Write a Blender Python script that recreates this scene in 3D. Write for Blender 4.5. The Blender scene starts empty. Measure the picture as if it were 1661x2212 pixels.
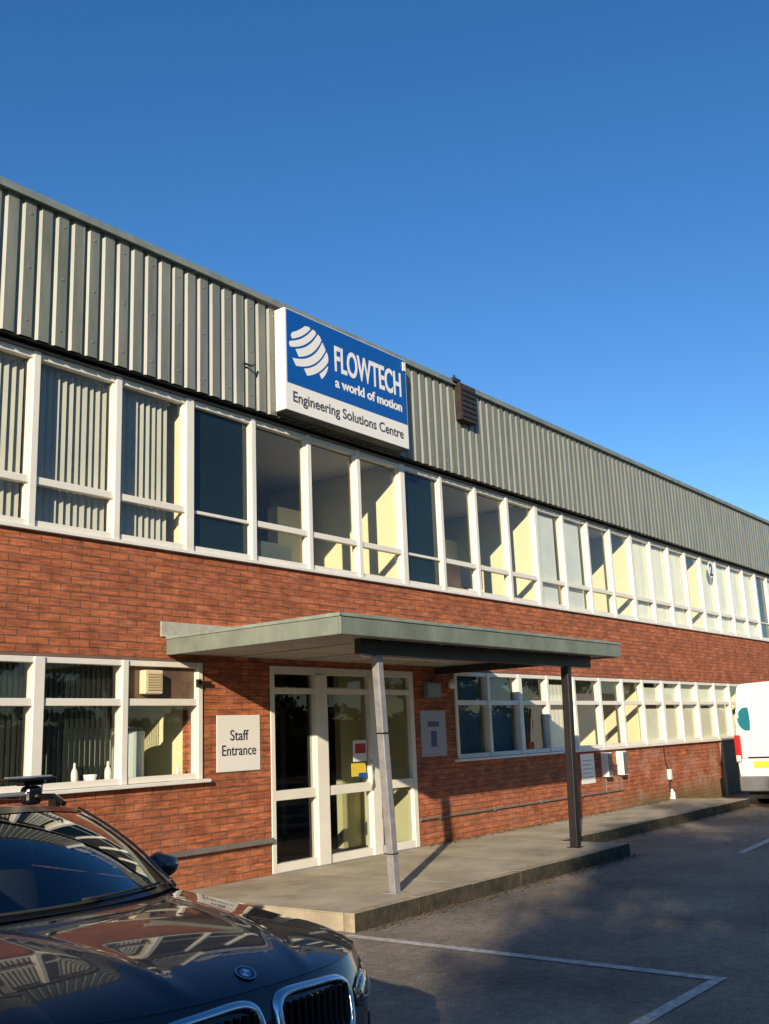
import bpy, bmesh, math, random
from math import sin, cos, pi, radians, sqrt, exp
from mathutils import Vector, Matrix
random.seed(7)
S = bpy.context.scene
C = S.collection

# ------------------------------------------------------------ camera, sky, sun
cam_d = bpy.data.cameras.new('camera'); cam = bpy.data.objects.new('camera', cam_d); C.objects.link(cam)
cam_d.sensor_width = 36; cam_d.lens = 2146.85/2212*36; cam_d.clip_start = .05; cam_d.clip_end = 2000
yaw, pitch, roll = 0.9154, 0.221524, -0.040836
fw = Vector((sin(yaw)*cos(pitch), cos(yaw)*cos(pitch), sin(pitch)))
rt = Vector((cos(yaw), -sin(yaw), 0)); up = rt.cross(fw)
r2 = rt*cos(roll)+up*sin(roll); u2 = -rt*sin(roll)+up*cos(roll)
M = Matrix((r2, u2, -fw)).transposed().to_4x4(); M.translation = (0, 0, 1.6)
cam.matrix_world = M
S.camera = cam

SUN = Vector((-1.94, -1.0, .745)).normalized()
w = bpy.data.worlds.new('World'); S.world = w; w.use_nodes = True
nt = w.node_tree; bg = nt.nodes['Background']
sky = nt.nodes.new('ShaderNodeTexSky'); sky.sky_type = 'NISHITA'; sky.sun_disc = False
sky.sun_elevation = math.asin(SUN.z); sky.sun_rotation = math.atan2(SUN.x, SUN.y) % (2*pi)
sky.air_density = 1.0; sky.dust_density = 0.0; sky.ozone_density = 3.0; sky.altitude = 0
hs = nt.nodes.new('ShaderNodeHueSaturation'); hs.inputs['Saturation'].default_value = 1.26; hs.inputs['Hue'].default_value = .506; hs.inputs['Value'].default_value = 1.0
nt.links.new(sky.outputs[0], hs.inputs['Color'])
nt.links.new(hs.outputs[0], bg.inputs[0]); bg.inputs[1].default_value = 0.128
sl = bpy.data.lights.new('sun', 'SUN'); sl.energy = 5.0; sl.angle = radians(.53); sl.color = (1, .87, .68)
so = bpy.data.objects.new('sun', sl); C.objects.link(so)
so.rotation_euler = SUN.to_track_quat('Z', 'Y').to_euler()
S.view_settings.view_transform = 'Standard'; S.view_settings.look = 'None'
S.view_settings.exposure = 0.3; S.view_settings.gamma = 1
S.render.resolution_x = 769; S.render.resolution_y = 1024

# ------------------------------------------------------------ materials
def mat(name, col, rough=.6, metal=0, var=0, vscale=3, bump=0, bscale=40, coat=0, spec=.5, col2=None, stretch=None, emit=None, detail=6):
    m = bpy.data.materials.new(name); m.use_nodes = True; N = m.node_tree; L = N.links
    b = N.nodes['Principled BSDF']
    b.inputs['Base Color'].default_value = (*col, 1); b.inputs['Roughness'].default_value = rough
    b.inputs['Metallic'].default_value = metal; b.inputs['Coat Weight'].default_value = coat
    b.inputs['Coat Roughness'].default_value = .035
    b.inputs['Specular IOR Level'].default_value = spec
    if emit: b.inputs['Emission Color'].default_value = (*emit[0], 1); b.inputs['Emission Strength'].default_value = emit[1]
    if var or bump:
        tc = N.nodes.new('ShaderNodeTexCoord'); mp = N.nodes.new('ShaderNodeMapping')
        L.new(tc.outputs['Object'], mp.inputs[0])
        if stretch: mp.inputs['Scale'].default_value = stretch
    if var:
        n = N.nodes.new('ShaderNodeTexNoise'); n.inputs['Scale'].default_value = vscale; n.inputs['Detail'].default_value = detail
        n.inputs['Roughness'].default_value = .65
        L.new(mp.outputs[0], n.inputs['Vector'])
        r = N.nodes.new('ShaderNodeValToRGB'); r.color_ramp.elements[0].position = .32; r.color_ramp.elements[1].position = .68
        c2 = col2 or tuple(c*(1-var) for c in col)
        r.color_ramp.elements[0].color = (*c2, 1); r.color_ramp.elements[1].color = (*(min(1, c*(1+var*.35)) for c in col), 1)
        L.new(n.outputs[0], r.inputs[0]); L.new(r.outputs[0], b.inputs['Base Color'])
        mr = N.nodes.new('ShaderNodeMapRange'); mr.inputs[3].default_value = min(1, rough*1.2); mr.inputs[4].default_value = rough*.85
        L.new(n.outputs[0], mr.inputs[0]); L.new(mr.outputs[0], b.inputs['Roughness'])
    if bump:
        n2 = N.nodes.new('ShaderNodeTexNoise'); n2.inputs['Scale'].default_value = bscale; n2.inputs['Detail'].default_value = 5
        L.new(mp.outputs[0], n2.inputs['Vector'])
        bp = N.nodes.new('ShaderNodeBump'); bp.inputs['Strength'].default_value = bump; bp.inputs['Distance'].default_value = .01
        L.new(n2.outputs[0], bp.inputs['Height']); L.new(bp.outputs[0], b.inputs['Normal'])
    return m

def glass_mat(name, tint, refl=1.0, rough=0.0, wav=.0, ior=1.5):
    m = bpy.data.materials.new(name); m.use_nodes = True; N = m.node_tree; L = N.links
    N.nodes.remove(N.nodes['Principled BSDF']); out = N.nodes['Material Output']
    t = N.nodes.new('ShaderNodeBsdfTransparent'); t.inputs[0].default_value = (*tint, 1)
    g = N.nodes.new('ShaderNodeBsdfGlossy'); g.inputs['Roughness'].default_value = rough; g.inputs['Color'].default_value = (.95, .97, 1, 1)
    ge = N.nodes.new('ShaderNodeNewGeometry'); dt = N.nodes.new('ShaderNodeVectorMath'); dt.operation = 'DOT_PRODUCT'
    L.new(ge.outputs['Normal'], dt.inputs[0]); L.new(ge.outputs['Incoming'], dt.inputs[1])
    ab = N.nodes.new('ShaderNodeMath'); ab.operation = 'ABSOLUTE'; L.new(dt.outputs['Value'], ab.inputs[0])
    om = N.nodes.new('ShaderNodeMath'); om.operation = 'SUBTRACT'; om.inputs[0].default_value = 1; L.new(ab.outputs[0], om.inputs[1])
    pw_ = N.nodes.new('ShaderNodeMath'); pw_.operation = 'POWER'; pw_.inputs[1].default_value = 5; L.new(om.outputs[0], pw_.inputs[0])
    f = N.nodes.new('ShaderNodeMath'); f.operation = 'MULTIPLY_ADD'; f.inputs[1].default_value = .92; f.inputs[2].default_value = .045; L.new(pw_.outputs[0], f.inputs[0])
    mu = N.nodes.new('ShaderNodeMath'); mu.operation = 'MULTIPLY'; mu.inputs[1].default_value = refl; mu.use_clamp = True
    mx = N.nodes.new('ShaderNodeMixShader')
    L.new(f.outputs[0], mu.inputs[0]); L.new(mu.outputs[0], mx.inputs[0]); L.new(t.outputs[0], mx.inputs[1]); L.new(g.outputs[0], mx.inputs[2])
    L.new(mx.outputs[0], out.inputs['Surface'])
    if wav:
        tc = N.nodes.new('ShaderNodeTexCoord'); n = N.nodes.new('ShaderNodeTexNoise'); n.inputs['Scale'].default_value = .8
        L.new(tc.outputs['Object'], n.inputs['Vector'])
        bp = N.nodes.new('ShaderNodeBump'); bp.inputs['Strength'].default_value = wav; bp.inputs['Distance'].default_value = .02
        L.new(n.outputs[0], bp.inputs['Height']); L.new(bp.outputs[0], g.inputs['Normal'])
    return m

def brick_mat():
    m = bpy.data.materials.new('red_brick'); m.use_nodes = True; N = m.node_tree; L = N.links; b = N.nodes['Principled BSDF']
    tc = N.nodes.new('ShaderNodeTexCoord'); sx = N.nodes.new('ShaderNodeSeparateXYZ'); L.new(tc.outputs['Object'], sx.inputs[0])
    ad = N.nodes.new('ShaderNodeMath'); ad.operation = 'ADD'; L.new(sx.outputs[0], ad.inputs[0]); L.new(sx.outputs[1], ad.inputs[1])
    cx = N.nodes.new('ShaderNodeCombineXYZ'); L.new(ad.outputs[0], cx.inputs[0]); L.new(sx.outputs[2], cx.inputs[1])
    br = N.nodes.new('ShaderNodeTexBrick'); L.new(cx.outputs[0], br.inputs['Vector'])
    br.inputs['Scale'].default_value = 1; br.inputs['Brick Width'].default_value = .225; br.inputs['Row Height'].default_value = .075
    br.inputs['Mortar Size'].default_value = .0065; br.inputs['Mortar Smooth'].default_value = .3; br.inputs['Bias'].default_value = -.1
    br.inputs['Color1'].default_value = (.46, .143, .060, 1); br.inputs['Color2'].default_value = (.34, .102, .046, 1)
    br.inputs['Mortar'].default_value = (.17, .085, .055, 1)
    # second, per-brick variety
    n = N.nodes.new('ShaderNodeTexNoise'); n.inputs['Scale'].default_value = 3.3; n.inputs['Detail'].default_value = 8; L.new(cx.outputs[0], n.inputs['Vector'])
    mp = N.nodes.new('ShaderNodeMapping'); mp.inputs['Scale'].default_value = (4.4, 13.3, 1); L.new(cx.outputs[0], mp.inputs[0])
    n3 = N.nodes.new('ShaderNodeTexNoise'); n3.inputs['Scale'].default_value = 1; n3.inputs['Detail'].default_value = 1; L.new(mp.outputs[0], n3.inputs['Vector'])
    mr = N.nodes.new('ShaderNodeMapRange'); mr.inputs[1].default_value = .3; mr.inputs[2].default_value = .7; mr.inputs[3].default_value = .86; mr.inputs[4].default_value = 1.14
    L.new(n3.outputs[0], mr.inputs[0])
    mr2 = N.nodes.new('ShaderNodeMapRange'); mr2.inputs[1].default_value = .3; mr2.inputs[2].default_value = .7; mr2.inputs[3].default_value = .78; mr2.inputs[4].default_value = 1.22
    L.new(n.outputs[0], mr2.inputs[0])
    mm = N.nodes.new('ShaderNodeMath'); mm.operation = 'MULTIPLY'; L.new(mr.outputs[0], mm.inputs[0]); L.new(mr2.outputs[0], mm.inputs[1])
    vm = N.nodes.new('ShaderNodeVectorMath'); vm.operation = 'SCALE'; L.new(br.outputs['Color'], vm.inputs[0]); L.new(mm.outputs[0], vm.inputs['Scale'])
    mp7 = N.nodes.new('ShaderNodeMapping'); mp7.inputs['Scale'].default_value = (5, 42, 1); L.new(cx.outputs[0], mp7.inputs[0])
    n7 = N.nodes.new('ShaderNodeTexNoise'); n7.inputs['Scale'].default_value = 1; n7.inputs['Detail'].default_value = 5; n7.inputs['Roughness'].default_value = .7; L.new(mp7.outputs[0], n7.inputs['Vector'])
    m7 = N.nodes.new('ShaderNodeMapRange'); m7.inputs[1].default_value = .36; m7.inputs[2].default_value = .62; m7.inputs[3].default_value = .6; m7.inputs[4].default_value = 1.28; L.new(n7.outputs[0], m7.inputs[0])
    vm0 = vm; vm = N.nodes.new('ShaderNodeVectorMath'); vm.operation = 'SCALE'; L.new(vm0.outputs[0], vm.inputs[0]); L.new(m7.outputs[0], vm.inputs['Scale'])
    # pale salt stains and green algae low on the wall
    n4 = N.nodes.new('ShaderNodeTexNoise'); n4.inputs['Scale'].default_value = 1.1; n4.inputs['Detail'].default_value = 7; n4.inputs['Roughness'].default_value = .7; L.new(cx.outputs[0], n4.inputs['Vector'])
    zr = N.nodes.new('ShaderNodeMapRange'); zr.inputs[1].default_value = 1.5; zr.inputs[2].default_value = .5; zr.inputs[3].default_value = 0; zr.inputs[4].default_value = 1; L.new(sx.outputs[2], zr.inputs[0])
    sr = N.nodes.new('ShaderNodeMapRange'); sr.inputs[1].default_value = .46; sr.inputs[2].default_value = .68; sr.inputs[3].default_value = 0; sr.inputs[4].default_value = .8; L.new(n4.outputs[0], sr.inputs[0])
    xr = N.nodes.new('ShaderNodeMapRange'); xr.inputs[1].default_value = 10.5; xr.inputs[2].default_value = 12.5; xr.inputs[3].default_value = .15; xr.inputs[4].default_value = 1; L.new(sx.outputs[0], xr.inputs[0])
    m1 = N.nodes.new('ShaderNodeMath'); m1.operation = 'MULTIPLY'; L.new(zr.outputs[0], m1.inputs[0]); L.new(sr.outputs[0], m1.inputs[1])
    m2 = N.nodes.new('ShaderNodeMath'); m2.operation = 'MULTIPLY'; L.new(m1.outputs[0], m2.inputs[0]); L.new(xr.outputs[0], m2.inputs[1])
    mx = N.nodes.new('ShaderNodeMixRGB'); mx.inputs[2].default_value = (.52, .40, .32, 1); L.new(m2.outputs[0], mx.inputs[0]); L.new(vm.outputs[0], mx.inputs[1])
    gz = N.nodes.new('ShaderNodeMapRange'); gz.inputs[1].default_value = .5; gz.inputs[2].default_value = .15; gz.inputs[3].default_value = 0; gz.inputs[4].default_value = .8; L.new(sx.outputs[2], gz.inputs[0])
    g2 = N.nodes.new('ShaderNodeMath'); g2.operation = 'MULTIPLY'; L.new(gz.outputs[0], g2.inputs[0]); L.new(mr2.outputs[0], g2.inputs[1])
    g3 = N.nodes.new('ShaderNodeMath'); g3.operation = 'MULTIPLY'; g3.use_clamp = True; L.new(g2.outputs[0], g3.inputs[0]); L.new(xr.outputs[0], g3.inputs[1])
    mg = N.nodes.new('ShaderNodeMixRGB'); mg.inputs[2].default_value = (.13, .115, .045, 1); L.new(g3.outputs[0], mg.inputs[0]); L.new(mx.outputs[0], mg.inputs[1])
    L.new(mg.outputs[0], b.inputs['Base Color']); b.inputs['Roughness'].default_value = .85; b.inputs['Specular IOR Level'].default_value = .25
    bp = N.nodes.new('ShaderNodeBump'); bp.inputs['Strength'].default_value = .7; bp.inputs['Distance'].default_value = .005; bp.invert = True
    sb = N.nodes.new('ShaderNodeMath'); sb.operation = 'SUBTRACT'; L.new(br.outputs['Fac'], sb.inputs[0])
    n5 = N.nodes.new('ShaderNodeTexNoise'); n5.inputs['Scale'].default_value = 28; n5.inputs['Detail'].default_value = 4; L.new(cx.outputs[0], n5.inputs['Vector']); 
    sc = N.nodes.new('ShaderNodeMath'); sc.operation = 'MULTIPLY'; sc.inputs[1].default_value = 1.1; L.new(n5.outputs[0], sc.inputs[0]); L.new(sc.outputs[0], sb.inputs[1])
    L.new(sb.outputs[0], bp.inputs['Height']); L.new(bp.outputs[0], b.inputs['Normal'])
    return m

def asphalt_mat():
    m = bpy.data.materials.new('asphalt'); m.use_nodes = True; N = m.node_tree; L = N.links; b = N.nodes['Principled BSDF']
    tc = N.nodes.new('ShaderNodeTexCoord')
    n = N.nodes.new('ShaderNodeTexNoise'); n.inputs['Scale'].default_value = .45; n.inputs['Detail'].default_value = 8; n.inputs['Roughness'].default_value = .7
    n2 = N.nodes.new('ShaderNodeTexNoise'); n2.inputs['Scale'].default_value = 95; n2.inputs['Detail'].default_value = 3
    v = N.nodes.new('ShaderNodeTexVoronoi'); v.inputs['Scale'].default_value = 130
    for q in (n, n2, v): L.new(tc.outputs['Object'], q.inputs['Vector'])
    r = N.nodes.new('ShaderNodeValToRGB'); e = r.color_ramp.elements
    e[0].position = .3; e[0].color = (.105, .092, .075, 1); e[1].position = .66; e[1].color = (.32, .262, .195, 1)
    L.new(n.outputs[0], r.inputs[0])
    mr = N.nodes.new('ShaderNodeMapRange'); mr.inputs[1].default_value = .25; mr.inputs[2].default_value = .75; mr.inputs[3].default_value = .3; mr.inputs[4].default_value = 1.9
    L.new(n2.outputs[0], mr.inputs[0])
    vm = N.nodes.new('ShaderNodeVectorMath'); vm.operation = 'SCALE'; L.new(r.outputs[0], vm.inputs[0]); L.new(mr.outputs[0], vm.inputs['Scale'])
    n6 = N.nodes.new('ShaderNodeTexNoise'); n6.inputs['Scale'].default_value = 13; n6.inputs['Detail'].default_value = 6; n6.inputs['Roughness'].default_value = .7; L.new(tc.outputs['Object'], n6.inputs['Vector'])
    mq = N.nodes.new('ShaderNodeMapRange'); mq.inputs[1].default_value = .3; mq.inputs[2].default_value = .7; mq.inputs[3].default_value = .7; mq.inputs[4].default_value = 1.3; L.new(n6.outputs[0], mq.inputs[0])
    dm = N.nodes.new('ShaderNodeMixRGB'); dm.inputs[0].default_value = .25; L.new(tc.outputs['Object'], dm.inputs[1]); L.new(n.outputs['Color'], dm.inputs[2])
    vc = N.nodes.new('ShaderNodeTexVoronoi'); vc.feature = 'DISTANCE_TO_EDGE'; vc.inputs['Scale'].default_value = .55; L.new(dm.outputs[0], vc.inputs['Vector'])
    ck = N.nodes.new('ShaderNodeMapRange'); ck.inputs[1].default_value = .0; ck.inputs[2].default_value = .004; ck.inputs[3].default_value = .72; ck.inputs[4].default_value = 1; L.new(vc.outputs['Distance'], ck.inputs[0])
    mk = N.nodes.new('ShaderNodeMath'); mk.operation = 'MULTIPLY'; L.new(mq.outputs[0], mk.inputs[0]); L.new(ck.outputs[0], mk.inputs[1])
    vm2 = N.nodes.new('ShaderNodeVectorMath'); vm2.operation = 'SCALE'; L.new(vm.outputs[0], vm2.inputs[0]); L.new(mk.outputs[0], vm2.inputs['Scale'])
    L.new(vm2.outputs[0], b.inputs['Base Color']); b.inputs['Roughness'].default_value = .8; b.inputs['Specular IOR Level'].default_value = .3
    bp = N.nodes.new('ShaderNodeBump'); bp.inputs['Strength'].default_value = .7; bp.inputs['Distance'].default_value = .006
    L.new(v.outputs['Distance'], bp.inputs['Height']); L.new(bp.outputs[0], b.inputs['Normal'])
    return m

def clad_mat():
    m = mat('cladding_metal', (.2, .2, .16), .43, 0, .0)
    N = m.node_tree; L = N.links; b = N.nodes['Principled BSDF']
    tc = N.nodes.new('ShaderNodeTexCoord'); mp = N.nodes.new('ShaderNodeMapping'); mp.inputs['Scale'].default_value = (2.2, 2.2, .35); L.new(tc.outputs['Object'], mp.inputs[0])
    n = N.nodes.new('ShaderNodeTexNoise'); n.inputs['Scale'].default_value = 2.4; n.inputs['Detail'].default_value = 9; n.inputs['Roughness'].default_value = .7; L.new(mp.outputs[0], n.inputs['Vector'])
    r = N.nodes.new('ShaderNodeValToRGB'); e = r.color_ramp.elements
    e[0].position = .3; e[0].color = (.14, .146, .112, 1); e[1].position = .7; e[1].color = (.24, .243, .195, 1)
    L.new(n.outputs[0], r.inputs[0]); L.new(r.outputs[0], b.inputs['Base Color'])
    return m

BRICK = brick_mat(); ASPH = asphalt_mat(); CLAD = clad_mat()
WHITE = mat('white_paint', (.82, .78, .69), .45, var=.1, vscale=5)
WHITE2 = mat('window_frame_white', (.82, .765, .645), .4, var=.08, vscale=2.2)
CREAM = mat('cream_wall', (.86, .78, .46), .8, var=.06, vscale=1.5)
CEIL = mat('ceiling_tile', (.55, .53, .47), .9)
CARPET = mat('carpet', (.07, .07, .08), .95)
GREENGREY = mat('greengrey_paint', (.205, .235, .18), .55, var=.45, vscale=3, bump=.25, bscale=22, col2=(.15, .165, .125), stretch=(1, 1, .5))
CAPM = mat('coping_metal', (.22, .25, .22), .5, var=.3, vscale=4)
FLASH = mat('lead_flashing', (.50, .47, .36), .6, var=.3, vscale=6, bump=.3, bscale=18)
SOFFIT = mat('soffit_board', (.44, .40, .33), .8, var=.25, vscale=3)
DARKW = mat('black_paint', (.018, .017, .016), .5, var=.3, vscale=9)
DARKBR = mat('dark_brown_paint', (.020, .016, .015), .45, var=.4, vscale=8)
STEEL = mat('grey_steel', (.31, .31, .31), .4, metal=.35, var=.3, vscale=10)
GREYPIPE = mat('grey_trunking', (.19, .17, .15), .6, var=.3, vscale=4)
CONC = mat('concrete', (.46, .40, .28), .85, var=.42, vscale=1.6, bump=.5, bscale=60, col2=(.29, .245, .165))
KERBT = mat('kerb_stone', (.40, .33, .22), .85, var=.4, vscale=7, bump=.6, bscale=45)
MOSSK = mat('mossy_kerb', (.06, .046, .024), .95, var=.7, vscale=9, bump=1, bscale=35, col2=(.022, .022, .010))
LINEP = mat('road_paint', (.62, .58, .52), .7, var=.5, vscale=14, bump=.3, bscale=70, col2=(.30, .27, .235))
SIGNW = mat('sign_white', (.84, .80, .72), .35)
SIGNB = mat('sign_blue', (.003, .085, .34), .3)
SIGNK = mat('sign_black', (.02, .02, .025), .5)
TEAL = mat('dark_teal_panel', (.008, .020, .022), .9, var=.2, vscale=1, spec=.1)
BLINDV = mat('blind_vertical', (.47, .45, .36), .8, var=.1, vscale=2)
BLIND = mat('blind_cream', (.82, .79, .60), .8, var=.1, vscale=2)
BLINDW = mat('blind_grey', (.80, .80, .68), .8, var=.12, vscale=2)
BLINDK = mat('blind_dark', (.032, .038, .030), .8, var=.2, vscale=3)
BLINDN = mat('blind_navy', (.055, .115, .15), .8, var=.2, vscale=2)
GLASS = glass_mat('window_glass', (.94, .96, .94), 1.0, 0, .06)
GLASSD = glass_mat('door_glass', (.68, .72, .68), .8, 0, .06)
BROWN = mat('brown_board', (.16, .095, .06), .6, var=.4, vscale=5)
VENT = mat('beige_plastic', (.74, .62, .36), .5)
RED = mat('red_plastic', (.5, .02, .02), .25, coat=.5)
YEL = mat('yellow', (.75, .55, .04), .5)
PLATEY = mat('plate_yellow', (.80, .62, .05), .4)
BARK = mat('bark', (.09, .065, .045), .95, var=.4, vscale=8, bump=.6)
LEAF = mat('foliage', (.055, .075, .022), .7, var=.5, vscale=2)
LEAF2 = mat('foliage_evergreen', (.03, .052, .02), .7, var=.5, vscale=2)
MOSS = mat('moss', (.09, .085, .03), .95, var=.5, vscale=12)
WOOD = mat('door_wood', (.36, .20, .10), .5, var=.2, vscale=5)
ROOFM = mat('roof_felt', (.12, .12, .12), .9)

# ------------------------------------------------------------ mesh helpers
class MB:
    def __init__(s): s.v = []; s.f = []; s.m = []
    def face(s, pts, mi=0):
        i = len(s.v); s.v += [tuple(p) for p in pts]; s.f.append(tuple(range(i, i+len(pts)))); s.m.append(mi)
    def box(s, x0, x1, y0, y1, z0, z1, mi=0):
        i = len(s.v)
        s.v += [(x0,y0,z0),(x1,y0,z0),(x1,y1,z0),(x0,y1,z0),(x0,y0,z1),(x1,y0,z1),(x1,y1,z1),(x0,y1,z1)]
        for f in ((0,3,2,1),(4,5,6,7),(0,1,5,4),(1,2,6,5),(2,3,7,6),(3,0,4,7)):
            s.f.append(tuple(i+k for k in f)); s.m.append(mi)
        return s
    def tube(s, pts, rad, n=10, mi=0, caps=True):
        pts = [Vector(p) for p in pts]; rings = []
        rr = rad if isinstance(rad, (list, tuple)) else [rad]*len(pts)
        for k, p in enumerate(pts):
            d = (pts[min(k+1, len(pts)-1)]-pts[max(k-1, 0)]).normalized()
            a = d.cross(Vector((0, 0, 1)));
            if a.length < .05: a = d.cross(Vector((0, 1, 0)))
            a.normalize(); b = d.cross(a); i = len(s.v)
            s.v += [tuple(p+(a*cos(2*pi*j/n)+b*sin(2*pi*j/n))*rr[k]) for j in range(n)]; rings.append(i)
        for k in range(len(pts)-1):
            for j in range(n):
                s.f.append((rings[k]+j, rings[k]+(j+1) % n, rings[k+1]+(j+1) % n, rings[k+1]+j)); s.m.append(mi)
        if caps:
            s.f.append(tuple(rings[0]+j for j in range(n-1, -1, -1))); s.m.append(mi)
            s.f.append(tuple(rings[-1]+j for j in range(n))); s.m.append(mi)
        return s
    def grid(s, fn, nu, nv, mi=0, flip=False):
        i = len(s.v)
        for a in range(nu+1):
            for b in range(nv+1): s.v.append(tuple(fn(a/nu, b/nv)))
        for a in range(nu):
            for b in range(nv):
                q = (i+a*(nv+1)+b, i+(a+1)*(nv+1)+b, i+(a+1)*(nv+1)+b+1, i+a*(nv+1)+b+1)
                s.f.append(q[::-1] if flip else q); s.m.append(mi)
        return s
    def ell(s, c, r, nu=16, nv=10, mi=0):
        return s.grid(lambda a, b: (c[0]+r[0]*sin(pi*b)*cos(2*pi*a), c[1]+r[1]*sin(pi*b)*sin(2*pi*a), c[2]-r[2]*cos(pi*b)), nu, nv, mi)
    def build(s, name, mats, parent=None, bevel=0, smooth=False, weld=False, loc=None, seg=2):
        me = bpy.data.meshes.new(name); me.from_pydata(s.v, [], s.f)
        mats = mats if isinstance(mats, (list, tuple)) else [mats]
        for m in mats: me.materials.append(m)
        for p, mi in zip(me.polygons, s.m): p.material_index = mi
        if weld or smooth:
            bm = bmesh.new(); bm.from_mesh(me); bmesh.ops.remove_doubles(bm, verts=bm.verts, dist=.0006)
            bmesh.ops.recalc_face_normals(bm, faces=bm.faces); bm.to_mesh(me); bm.free()
        if smooth:
            for p in me.polygons: p.use_smooth = True
        o = bpy.data.objects.new(name, me); C.objects.link(o)
        if parent: o.parent = parent
        if loc: o.location = loc
        if bevel:
            b = o.modifiers.new('bevel', 'BEVEL'); b.width = bevel; b.segments = seg; b.limit_method = 'ANGLE'; b.angle_limit = radians(40)
        return o

def tag(o, label=None, cat=None, group=None, kind=None):
    if label: o['label'] = label
    if cat: o['category'] = cat
    if group: o['group'] = group
    if kind: o['kind'] = kind
    return o
def empty(name, loc=(0, 0, 0), rz=0, label=None, cat=None, group=None):
    o = bpy.data.objects.new(name, None); C.objects.link(o); o.location = loc; o.rotation_euler = (0, 0, rz)
    o.empty_display_size = .2
    return tag(o, label, cat, group)
def kids(o): return [c for c in bpy.data.objects if c.parent == o]
def copy_tree(o, parent=None):
    c = o.copy(); C.objects.link(c); c.parent = parent
    for ch in kids(o): copy_tree(ch, c)
    return c
def text_mesh(body, size, mat_, name, parent, loc, sx=1.0, fit=None, cap=None, rot=(pi/2, 0, 0), ext=.002, align='LEFT', off=0, shear=0):
    cu = bpy.data.curves.new(name, 'FONT'); cu.body = body; cu.size = size; cu.extrude = ext; cu.align_x = align; cu.offset = off; cu.shear = shear
    t = bpy.data.objects.new('tmp', cu); C.objects.link(t)
    dg = bpy.context.evaluated_depsgraph_get(); dg.update()
    me = bpy.data.meshes.new_from_object(t.evaluated_get(dg)); bpy.data.objects.remove(t)
    if fit or cap:
        xs_ = [v.co.x for v in me.vertices]; ys_ = [v.co.y for v in me.vertices]
        kx = fit/(max(xs_)-min(xs_)) if fit else 1; ky = cap/(max(ys_)-min(ys_)) if cap else 1; x0_ = min(xs_)
        for v in me.vertices: v.co.x = (v.co.x-x0_)*kx; v.co.y *= ky
    me.name = name; me.materials.clear(); me.materials.append(mat_)
    o = bpy.data.objects.new(name, me); C.objects.link(o); o.parent = parent; o.location = loc; o.rotation_euler = rot; o.scale = (sx, 1, 1)
    return o

# ------------------------------------------------------------ ground
W = 8.2
g = MB(); g.box(-150, 220, -150, 160, -.5, 0); tag(g.build('car_park', ASPH), kind='structure')
def slab_top(x0, x1, y0, y1, z): return (x0, x1, y0, y1, z)
p = MB(); p.box(6.83, 12.29, 5.87, W, -.05, .138); p.box(12.29, 19.89, 6.87, W, -.05, .138)
for x0_, x1_, y0_ in ((6.82, 8.62, 5.86), (8.628, 10.46, 5.86), (10.468, 12.3, 5.86), (12.308, 14.4, 6.86), (14.408, 16.3, 6.86), (16.308, 18.2, 6.86), (18.208, 19.9, 6.86)):
    p.box(x0_, x1_, y0_, W, .139, .15)
tag(p.build('pavement', CONC), kind='structure')
# kerb stones: rough mossy front, pale top
k = MB(); random.seed(3)
def kerb(x0, x1, y0, y1, n, along='x'):
    for i in range(n):
        a = x0+(x1-x0)*i/n; b = x0+(x1-x0)*(i+1)/n-.006
        dy = random.uniform(-.008, .008); dz = random.uniform(-.004, .004)
        k.box(a, b, y0+dy, y1, -.04, .153+dz)
        k.m[-4] = 1 if True else 0
kerb(6.82, 12.3, 5.74, 5.856, 6)
kerb(12.34, 19.9, 6.74, 6.856, 8)
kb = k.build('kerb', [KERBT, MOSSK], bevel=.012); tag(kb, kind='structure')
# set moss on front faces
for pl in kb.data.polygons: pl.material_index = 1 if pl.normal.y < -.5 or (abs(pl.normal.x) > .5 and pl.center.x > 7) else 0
ln = MB(); 
ln.face([(6.64, 5.73, .005), (6.62, 2.63, .005), (6.72, 2.55, .005), (6.74, 5.73, .005)][::1])
ln.face([(6.62, 2.63, .005), (3.9, 2.70, .005), (3.9, 2.60, .005), (6.72, 2.55, .005)])
ln.face([(12.9, 4.62, .005), (12.9, 4.52, .005), (17.2, 4.83, .005), (17.2, 4.95, .005)])
lo = ln.build('bay_marking', LINEP)
for pl in lo.data.polygons:
    if pl.normal.z < 0: pl.flip()
tag(lo, kind='structure')
# ground litter: dead leaves and moss along the kerbs
random.seed(5); lf = MB()
for i in range(2600):
    q = random.random()
    if q < .25: x = random.uniform(6.9, 12.4); y = 5.73-abs(random.gauss(0, .09)); z = .006
    elif q < .5: x = random.uniform(12.3, 20.5); y = 6.73-abs(random.gauss(0, .10)); z = .006
    else: x = random.uniform(11.2, 19.8); y = W-.01-abs(random.gauss(0, .09)); z = .152
    s_ = random.uniform(.008, .022); a = random.uniform(0, 6.28)
    d1 = Vector((cos(a), sin(a), random.uniform(-.3, .5)))*s_; d2 = Vector((-sin(a), cos(a), random.uniform(-.2, .4)))*s_*.6
    c_ = Vector((x, y, z+.006)); lf.face([c_-d1, c_-d2, c_+d1, c_+d2], random.choice((0, 0, 1)))
tag(lf.build('leaf_litter', [mat('dead_leaf', (.16, .09, .03), .9), MOSS]), 'scattered dead leaves and moss along the foot of the kerb and wall', 'leaf litter', kind='stuff')

# ------------------------------------------------------------ the building
B = empty('office_building', (6, W, 0), 0, 'two storey red brick office with ribbed grey metal cladding above long white windows', 'building')
def part(mb, name, m, parent=B, **k):
    # shift world-space mesh into the building's space
    if parent is B: mb.v = [(x-6, y-W, z) for x, y, z in mb.v]
    return mb.build(name, m, parent, **k)
XL, XR = -9.0, 42.0
SILL, HEAD = 3.62, 5.40
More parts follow.
